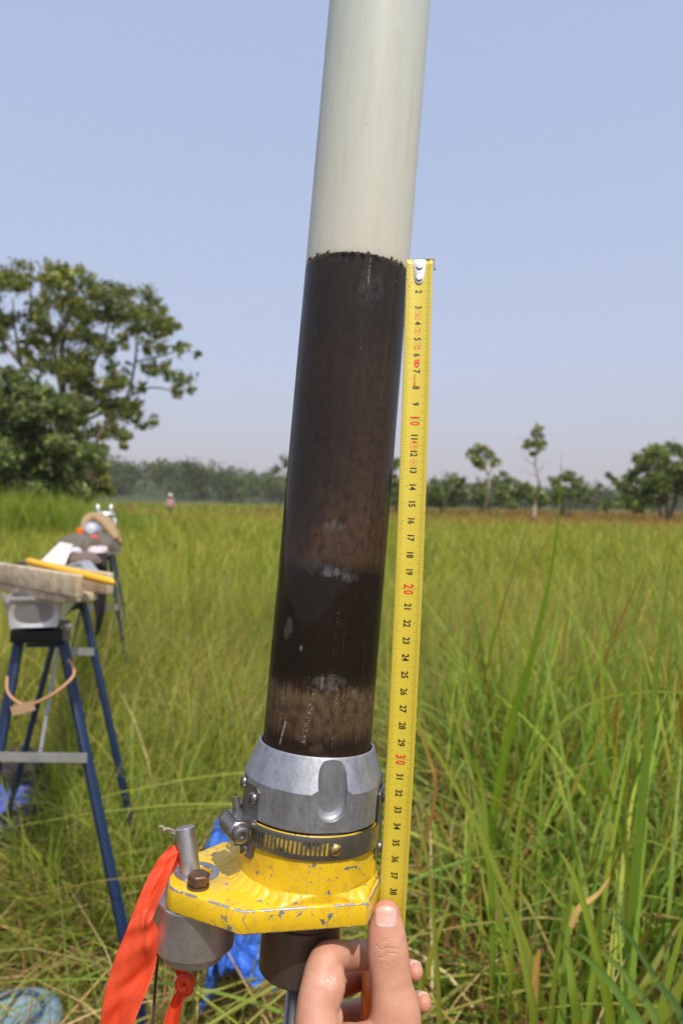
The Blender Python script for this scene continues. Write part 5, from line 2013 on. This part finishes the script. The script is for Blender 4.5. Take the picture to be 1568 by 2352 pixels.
for s1 in (-1, 1):
    obj('folded_tab', *bar(on(1.493, s1 * 0.050, -0.008), on(1.493, s1 * 0.062, 0.012), 0.006, 0.014, (0, 1, 0)), MAT_SHEET, tro)
obj('folded_rim', *bar(on(1.496, -0.054, 0.001), on(1.496, 0.054, 0.001), 0.008, 0.006), MAT_SHEET, tro)


def rnd(name, vf, m, label, cat, bev=0.004, group=None):
    o_ = obj(name, *vf, m)
    bevel(o_, bev, 2)
    return tag(o_, label, cat, group)


# wooden boards and yellow handle at the near end
MAT_WOOD = NT('weathered_wood')
co = MAT_WOOD.coord()
wn1 = MAT_WOOD.noise(MAT_WOOD.scale(co, (10, 60, 60)), 1.0, 5, 0.6)
MAT_WOOD.P(Base_Color=MAT_WOOD.ramp(wn1, [(0.3, (0.36, 0.26, 0.155)), (0.5, (0.50, 0.40, 0.27)), (0.7, (0.58, 0.50, 0.38))]), Roughness=0.75)
MAT_WOOD = MAT_WOOD.m
a_, b_ = at(22, 1311, 1.66), at(220, 1339, 1.40)
bx = thing('wooden_box', (a_ + b_) / 2, 'weathered wooden board box lying across the end of the trough', 'box')
zb = ZT + 0.003
A2, B2 = Vector((a_.x, a_.y, zb)), Vector((b_.x, b_.y, zb))
dr = (B2 - A2).normalized()
pd = Vector((0, 0, 1)).cross(dr).normalized()
for nm, off_, z_, w_, h_, e0, e1 in (('board', 0.0, 0.009, 0.075, 0.018, 0.0, -0.055), ('board', -0.034, 0.041, 0.016, 0.046, -0.005, 0.0), ('board', 0.034, 0.041, 0.016, 0.046, 0.0, 0.0)):
    o_ = obj(nm, *bar(A2 + pd * off_ + Vector((0, 0, z_)) - dr * e0, B2 + pd * off_ + Vector((0, 0, z_)) + dr * e1, w_, h_), MAT_WOOD, bx)
    bevel(o_, 0.003, 2)
t = NT('yellow_handle')
t.P(Base_Color=(0.85, 0.45, 0.01), Roughness=0.4)
hd = thing('long_handled_tool', A2 + Vector((0, 0, 0.055)), 'tool with a long yellow handle resting on the wooden box', 'tool')
h0, h1 = at(62, 1288, 1.60), at(262, 1338, 1.335)
pp = [h0.lerp(h1, k) for k in (0, 0.03, 0.25, 0.5, 0.54, 0.58, 0.8, 0.97, 1.0)]
obj('handle', *tube(pp, [0.004, 0.008, 0.0085, 0.0085, 0.007, 0.0085, 0.0088, 0.007, 0.003], 14), t.m, hd, smooth=True)
obj('shank', *bar(h0.lerp(h1, 0.05), at(6, 1306, 1.69), 0.003, 0.012), MAT_STEEL, hd)
obj('end_knob', *tube([at(4, 1304, 1.69), at(14, 1308, 1.685)], 0.006, 12), MAT_STEEL, hd, smooth=True)

MAT_WHITE = simple('white_board', (0.66, 0.60, 0.54), 0.7, nscale=30, var=0.2)
a_, b_, c_, d_ = at(92, 1290, 2.05), at(150, 1296, 2.0), at(168, 1250, 2.25), at(138, 1244, 2.3)
vs = [a_, b_, c_, d_] + [p + Vector((0, 0, -0.006)) for p in (a_, b_, c_, d_)]
rnd('white_card', (vs, [(0, 1, 2, 3), (7, 6, 5, 4)] + [(i, 4 + i, 4 + (i + 1) % 4, (i + 1) % 4) for i in range(4)]), MAT_WHITE, 'off white stained card leaning on the trough edge', 'card', 0.001)
sq = thing('steel_square', on(2.1, 0, 0.004), 'bright steel angle bar lying on the trough behind the wooden box', 'tool')
obj('arm', *bar(at(160, 1301, 1.95), at(196, 1290, 2.05), 0.006, 0.012), MAT_SHEET, sq)
obj('blade', *bar(at(194, 1289, 2.06), at(212, 1312, 1.92), 0.034, 0.004), MAT_SHEET, sq)


def heap(name, c, rx, ry, h, m, label, cat, seed=0, amp=0.35, n=40, rot=0.0, parent=None):
    """crumpled cloth-like heap with folds and a flat underside"""
    r_ = np.random.default_rng(seed)
    ph = r_.random(12) * 6.28
    vs, fs = [], []
    nr = 14
    for j in range(nr + 1):
        q = j / nr
        for i in range(n):
            a = 2 * math.pi * i / n
            fold = sum(math.sin(k_ * a + ph[k_ % 12] + 3 * q * math.sin(ph[(k_ + 3) % 12])) / k_ ** 0.6 for k_ in (2, 3, 5, 7, 11)) * amp * 0.35
            rad = math.sin(q * math.pi / 2) ** 0.8 * (1 + fold * q)
            z = h * (math.cos(q * math.pi / 2) ** 0.7) * (1 + fold * 1.3 * math.sin(q * math.pi)) + h * 0.12 * math.sin(5 * a + 9 * q + ph[1]) * math.sin(q * math.pi)
            x, y = rx * rad * math.cos(a), ry * rad * math.sin(a)
            vs.append(Vector(c) + Vector((x * math.cos(rot) - y * math.sin(rot), x * math.sin(rot) + y * math.cos(rot), z)))
    for j in range(nr):
        for i in range(n):
            i2 = (i + 1) % n
            fs.append((j * n + i, (j + 1) * n + i, (j + 1) * n + i2, j * n + i2))
    fs.append(tuple(nr * n + i for i in range(n)))
    o_ = obj(name, vs, fs, m, parent, smooth=True)
    if label:
        tag(o_, label, cat)
    return o_


MAT_GREYCLOTH = simple('grey_canvas', (0.13, 0.11, 0.085), 0.9, nscale=40, var=0.3, bump=0.4, bdist=0.004)
heap('canvas_bag', on(2.75, 0.01, 0.002), 0.105, 0.16, 0.075, MAT_GREYCLOTH, 'crumpled grey brown canvas bag on the middle of the trough', 'bag', 3, 0.5)
MAT_PACK = simple('plastic_packet', (0.62, 0.60, 0.64), 0.25, nscale=60, var=0.3)
heap('packet', at(170, 1270, 2.35), 0.026, 0.04, 0.018, MAT_PACK, 'white plastic packet against the canvas bag, towards the white card', 'packet', 5)
heap('packet', at(224, 1268, 2.45), 0.034, 0.035, 0.020, simple('pink_packet', (0.66, 0.50, 0.50), 0.25, nscale=60, var=0.4), 'pinkish white plastic packet on the trough rim above the black cloth', 'packet', 6, rot=0.4)
heap('rag', at(190, 1292, 2.25), 0.05, 0.09, 0.03, simple('brown_rag', (0.17, 0.12, 0.10), 0.9, nscale=50, var=0.4), 'dark brown rag under the steel angle bar', 'rag', 9, 0.5)
for (u, v, d), c, lab in (((184, 1222, 3.0), (0.85, 0.14, 0.01), 'bright orange cap sticking up behind the canvas bag'), ((217, 1239, 2.7), (0.75, 0.10, 0.06), 'small red cap lying on the canvas bag')):
    p = at(u, v, d)
    m_ = simple('cap_' + lab[:5].strip(), c, 0.4)
    v_, f_ = lathe([(0.0005, 0.016), (0.012, 0.016), (0.016, 0.012), (0.017, -0.014), (0.013, -0.016), (0.0005, -0.016)], 18)
    o_ = obj('bottle_cap', [Vector(q) + p for q in v_], f_, m_, smooth=True)
    tag(autosmooth(o_, 40), lab, 'cap')
t = NT('bluish_glass')
t.P(Base_Color=(0.45, 0.52, 0.72), Roughness=0.08, Transmission_Weight=0.35, IOR=1.45)
jr = thing('glass_jar', at(213, 1222, 3.2), 'bluish clear jar lying in the folds of the tan sack', 'jar')
v_, f_ = lathe([(0.0005, -0.05), (0.028, -0.05), (0.036, -0.042), (0.037, 0.02), (0.030, 0.036), (0.020, 0.042), (0.0005, 0.042)], 28)
mt = (Vector((0.2, -1, 0.2))).to_track_quat('Z', 'Y').to_matrix().to_4x4()
mt.translation = at(213, 1218, 3.2)
obj('body', [mt @ Vector(q) for q in v_], f_, t.m, jr, smooth=True)
v_, f_ = lathe([(0.021, 0.042), (0.023, 0.044), (0.023, 0.058), (0.0005, 0.060)], 24)
obj('lid', [mt @ Vector(q) for q in v_], f_, MAT_SHEET, jr)
MAT_TAN = simple('tan_sacking', (0.34, 0.23, 0.12), 0.9, nscale=50, var=0.3, bump=0.5, bdist=0.004)
sk = thing('tan_sack', at(235, 1240, 3.45), 'tan sack arched over the trough with its open mouth forward', 'sack')
arch = spline([at(190, 1226, 3.35), at(196, 1200, 3.4), at(212, 1187, 3.45), at(232, 1196, 3.45), at(250, 1214, 3.4), at(268, 1238, 3.3)], 5)
obj('fold', *tube(arch, [0.014 + 0.011 * math.sin(i / (len(arch) - 1) * 3.0) for i in range(len(arch))], 12), MAT_TAN, sk, smooth=True)
arch = spline([at(232, 1190, 3.6), at(252, 1205, 3.55), at(262, 1225, 3.5), at(276, 1246, 3.4)], 5)
obj('fold', *tube(arch, [0.03 - 0.015 * i / (len(arch) - 1) for i in range(len(arch))], 12), MAT_TAN, sk, smooth=True)
heap('sack_body', on(3.6, 0.0, 0.0), 0.10, 0.14, 0.085, MAT_TAN, None, None, 12, 0.3, parent=sk)
ft = thing('metal_fitting', on(4.15, 0.0, 0.0), 'cluster of bright pipe fittings with two upright bolts on the far trough end', 'fitting')
fitc = at(242, 1182, 4.15)
v_, f_ = lathe([(0.0005, -0.05), (0.05, -0.05), (0.055, -0.03), (0.055, 0.01), (0.03, 0.02), (0.0005, 0.02)], 20)
fz = fitc.z
MATF = MAT_SHEET
obj('body', [Vector(q) + fitc for q in v_], f_, MATF, ft, smooth=True)
obj('stand', *tube([Vector((fitc.x, fitc.y, ZT - 0.05)), fitc], 0.022, 12), MATF, ft)
for du in (-0.045, 0.035):
    q = fitc + rt * du
    obj('upright_bolt', *tube([q, q + Vector((0, 0, 0.062))], 0.010, 10), MATF, ft, smooth=True)
obj('cross_pipe', *tube([fitc - rt * 0.065 + fw * -0.04, fitc + rt * 0.07 + fw * -0.04], 0.013, 12), MATF, ft, smooth=True)
obj('clamp_wheel', *tube([fitc + rt * 0.055 + up * -0.02, fitc + rt * 0.065 + up * -0.09], 0.010, 10), MATF, ft, smooth=True)
obj('pipe_end', *tube([fitc - fw * 0.06 + up * -0.035, fitc - fw * 0.03 + up * -0.035], 0.016, 14), MATF, ft, smooth=True)
# black cloth hanging over the side
MAT_BLACKCLOTH = simple('black_cloth', (0.016, 0.013, 0.015), 0.85, nscale=40, var=0.4)
rows = [(205, 1262, 2.55, 246, 1256, 2.6), (200, 1300, 2.5, 247, 1292, 2.52), (205, 1350, 2.48, 249, 1340, 2.5), (212, 1395, 2.48, 247, 1385, 2.48), (217, 1430, 2.48, 240, 1420, 2.47), (221, 1462, 2.47, 228, 1450, 2.47)]
o_ = ribbon('black_cloth', rows, MAT_BLACKCLOTH, 'black cloth hanging over the side of the trough', 'cloth', None, lambda t_, x: 0.02 * math.sin(x * 9 + t_ * 2), 4, 14)
# copper wire loop round the legs, with a label tag
wl_ = thing('wire_loop', at(60, 1620, 1.48), 'copper coloured wire hung in a loop round the trestle legs', 'wire')
obj('wire', *tube(spline([at(17, 1555, 1.50), at(18, 1588, 1.47), at(40, 1612, 1.44), at(70, 1618, 1.42), at(120, 1596, 1.42), at(160, 1564, 1.44), at(171, 1545, 1.46), at(166, 1526, 1.49), at(158, 1516, 1.52)], 6), 0.0034, 8),
    simple('copper_sheath', (0.46, 0.24, 0.12), 0.5), wl_, smooth=True)
obj('tag_card', *bar(at(28, 1634, 1.42), at(78, 1620, 1.41), 0.003, 0.02), simple('tan_tag', (0.45, 0.28, 0.15), 0.8), wl_)
# clamp on the nearer trestle
cl = thing('screw_clamp', at(152, 1440, 1.56), 'small bright screw clamp on the corner of the nearer trestle', 'clamp')
obj('clamp_body', *bar(at(152, 1425, 1.55), at(154, 1470, 1.55), 0.012, 0.014), MAT_STEEL, cl)
obj('clamp_knob', *tube([at(150, 1438, 1.54), at(164, 1440, 1.54)], 0.007, 12), MAT_SHEET, cl, smooth=True)
obj('clamp_jaw', *bar(at(140, 1427, 1.55), at(158, 1427, 1.55), 0.012, 0.008), MAT_STEEL, cl)


# ================================================================== THINGS ON THE GROUND
def gpt(u, v, h=0.0):
    """ground point under a pixel"""
    ray = fw + rt * ((u - CX) / F) + up * ((CY - v) / F)
    return CAM + ray * ((h - EYE) / ray.z)


t = NT('blue_plastic')
co = t.coord()
t.P(Base_Color=t.mix(t.noise(co, 14, 4), (0.035, 0.15, 0.72), (0.09, 0.27, 0.85)), Roughness=0.3, Specular_IOR_Level=0.5)
t.bump(t.noise(co, 26, 6, 0.65, dist=1.0), 1.0, 0.03)
MAT_TARP = t.m
c4 = [gpt(450, 2215), gpt(572, 2190), gpt(622, 2640), gpt(484, 2640)]
vs, fs = [], []
NX, NY = 40, 60
r_ = np.random.default_rng(4)
ph = r_.random((10, 5)) * 6.28
for j in range(NY + 1):
    for i in range(NX + 1):
        x, y = i / NX, j / NY
        p = c4[0].lerp(c4[1], x).lerp(c4[3].lerp(c4[2], x), y)
        e = 0.02 * math.sin(y * 17 + x * 3) + 0.015 * math.sin(y * 41 + 2 * x)
        z = 0.21
        for k_ in range(10):
            fx, fy = (1 + k_ * 0.9) * math.cos(ph[k_, 0]), (1 + k_ * 0.9) * math.sin(ph[k_, 0])
            z += 0.05 / (1 + k_ * 0.5) * abs(math.sin(6.28 * (fx * x + 1.6 * fy * y) * 0.6 + ph[k_, 1]))
        z *= 0.75 + 0.35 * math.sin(math.pi * min(max(x, .04), .96)) ** 0.5
        vs.append(p + Vector((e, e, z)))
for j in range(NY):
    for i in range(NX):
        fs.append((j * (NX + 1) + i, j * (NX + 1) + i + 1, (j + 1) * (NX + 1) + i + 1, (j + 1) * (NX + 1) + i))
o_ = obj('blue_tarpaulin', vs, fs, MAT_TARP, smooth=True)
tag(o_, 'bright blue crumpled plastic sheet lying in the grass behind the corer', 'sheet')

bg_ = thing('blue_bag', gpt(0, 1885), 'blue rucksack with dark straps lying in the grass below the trestle', 'bag')
gp = gpt(2, 1885, 0.17)
heap('bag_body', gp, 0.115, 0.16, 0.17, simple('blue_nylon', (0.07, 0.11, 0.52), 0.6, nscale=20, var=0.35), None, None, 21, 0.25, parent=bg_)
for k, zz_ in ((0, 0.10), (1, 0.045)):
    q = [gp + Vector((0.137 * math.cos(a), 0.165 * math.sin(a), zz_ + 0.02 * math.sin(a * 2))) for a in [R(-100 + 12 * i) for i in range(14)]]
    obj('strap', *tube(q, 0.009, 8), MAT_BLACKCLOTH, bg_, smooth=True)
heap('dark_flap', gp + Vector((0.02, 0.02, 0.15)), 0.10, 0.12, 0.07, MAT_BLACKCLOTH, None, None, 22, 0.3, parent=bg_)

tb = thing('plastic_lid', gpt(30, 2400), 'pale blue plastic lid lying in the grass by the near trestle leg', 'lid')
gp = gpt(28, 2452, 0.10)
v_, f_ = lathe([(0.0005, 0.10), (0.05, 0.10), (0.055, 0.108), (0.075, 0.11), (0.092, 0.10), (0.098, 0.06), (0.094, 0.02)], 40)
MAT_PALEB = simple('pale_blue_plastic', (0.17, 0.27, 0.34), 0.4, nscale=30, var=0.2)
obj('lid_shell', [Vector(q) + gp for q in v_], f_, MAT_PALEB, tb, smooth=True)
v_, f_ = lathe([(0.052, 0.112), (0.054, 0.118), (0.058, 0.118), (0.060, 0.114)], 40)
obj('lid_rib', [Vector(q) + gp for q in v_], f_, simple('dark_blue_plastic', (0.03, 0.07, 0.13), 0.5), tb, smooth=True)
gp = at(1078, 1632, 2.9)
gp.z = 0.0
heap('dark_bag', gp, 0.14, 0.12, 0.42, simple('dark_nylon', (0.02, 0.022, 0.035), 0.5, nscale=20, var=0.5), 'dark bluish bag half hidden in the grass beside the tape', 'bag', 31, 0.4)


# ================================================================== PERSON FAR OUT IN THE FIELD
def person(px, d):
    base = at(px, 1160, d)
    base.z = 0
    root = thing('person', base, 'person in a pink shirt and pale hat standing far out in the field', 'person')
    sk = [((0, 0, 0.93), 0.15), ((0, 0, 1.15), 0.14), ((0, 0, 1.36), 0.17), ((0, 0, 1.47), 0.06), ((0, -0.01, 1.58), 0.095), ((0, 0, 1.66), 0.085),
          ((0.19, 0, 1.38), 0.06), ((0.25, -0.03, 1.13), 0.048), ((0.17, -0.18, 1.02), 0.04), ((-0.19, 0, 1.38), 0.06), ((-0.25, -0.03, 1.13), 0.048), ((-0.17, -0.18, 1.02), 0.04),
          ((0.10, 0, 0.85), 0.09), ((0.11, -0.02, 0.48), 0.065), ((0.11, 0.0, 0.08), 0.045), ((0.12, -0.14, 0.035), 0.035),
          ((-0.10, 0, 0.85), 0.09), ((-0.11, -0.02, 0.48), 0.065), ((-0.11, 0.0, 0.08), 0.045), ((-0.12, -0.14, 0.035), 0.035)]
    ed = [(0, 1), (1, 2), (2, 3), (3, 4), (4, 5), (2, 6), (6, 7), (7, 8), (2, 9), (9, 10), (10, 11), (0, 12), (12, 13), (13, 14), (14, 15), (0, 16), (16, 17), (17, 18), (18, 19)]
    me = bpy.data.meshes.new('body')
    me.from_pydata([Vector(p) + base for p, r_ in sk], ed, [])
    o_ = bpy.data.objects.new('body', me)
    COL.objects.link(o_)
    md = o_.modifiers.new('k', 'SKIN')
    for i, (p, r_) in enumerate(sk):
        me.skin_vertices[0].data[i].radius = (r_, r_ * 0.8)
        me.skin_vertices[0].data[i].use_root = i == 0
    md = o_.modifiers.new('ss', 'SUBSURF')
    md.levels = 2
    md.render_levels = 2
    bake(o_)
    o_.parent = root
    o_.matrix_parent_inverse = parent_world(root).inverted()
    ms = [simple('pink_shirt', (0.48, 0.25, 0.27), 0.85), simple('dark_trousers', (0.05, 0.05, 0.06), 0.9), simple('dark_skin', (0.13, 0.07, 0.045), 0.6)]
    for m in ms:
        o_.data.materials.append(m)
    for p in o_.data.polygons:
        z = p.center.z
        p.material_index = 1 if z < 0.93 else (2 if z > 1.47 or (z < 1.1 and p.center.y < base.y - 0.1) else 0)
        p.use_smooth = True
    v_, f_ = lathe([(0.19, 1.665), (0.20, 1.675), (0.115, 1.70), (0.105, 1.79), (0.08, 1.82), (0.001, 1.825)], 24)
    obj('hat', [Vector(q) + base for q in v_], f_, simple('pale_straw', (0.66, 0.58, 0.46), 0.8), root, smooth=True)


person(391, 46)
for m in bpy.data.materials:
    if m.users == 0:
        bpy.data.materials.remove(m)

# ================================================================== AIR
hz = NT('hazy_air')
hz.n.remove(hz.b)
pv = hz.n.new('ShaderNodeVolumePrincipled')
pv.inputs['Color'].default_value = (0.98, 0.95, 0.95, 1)
pv.inputs['Density'].default_value = 0.0003
pv.inputs['Anisotropy'].default_value = 0.0
hz.l.new(pv.outputs[0], hz.out.inputs['Volume'])
o = obj('haze', *box((0, 480, 10.5), (900, 900, 11.6)), hz.m)
tag(o, 'thin pale haze over the field', kind='stuff')
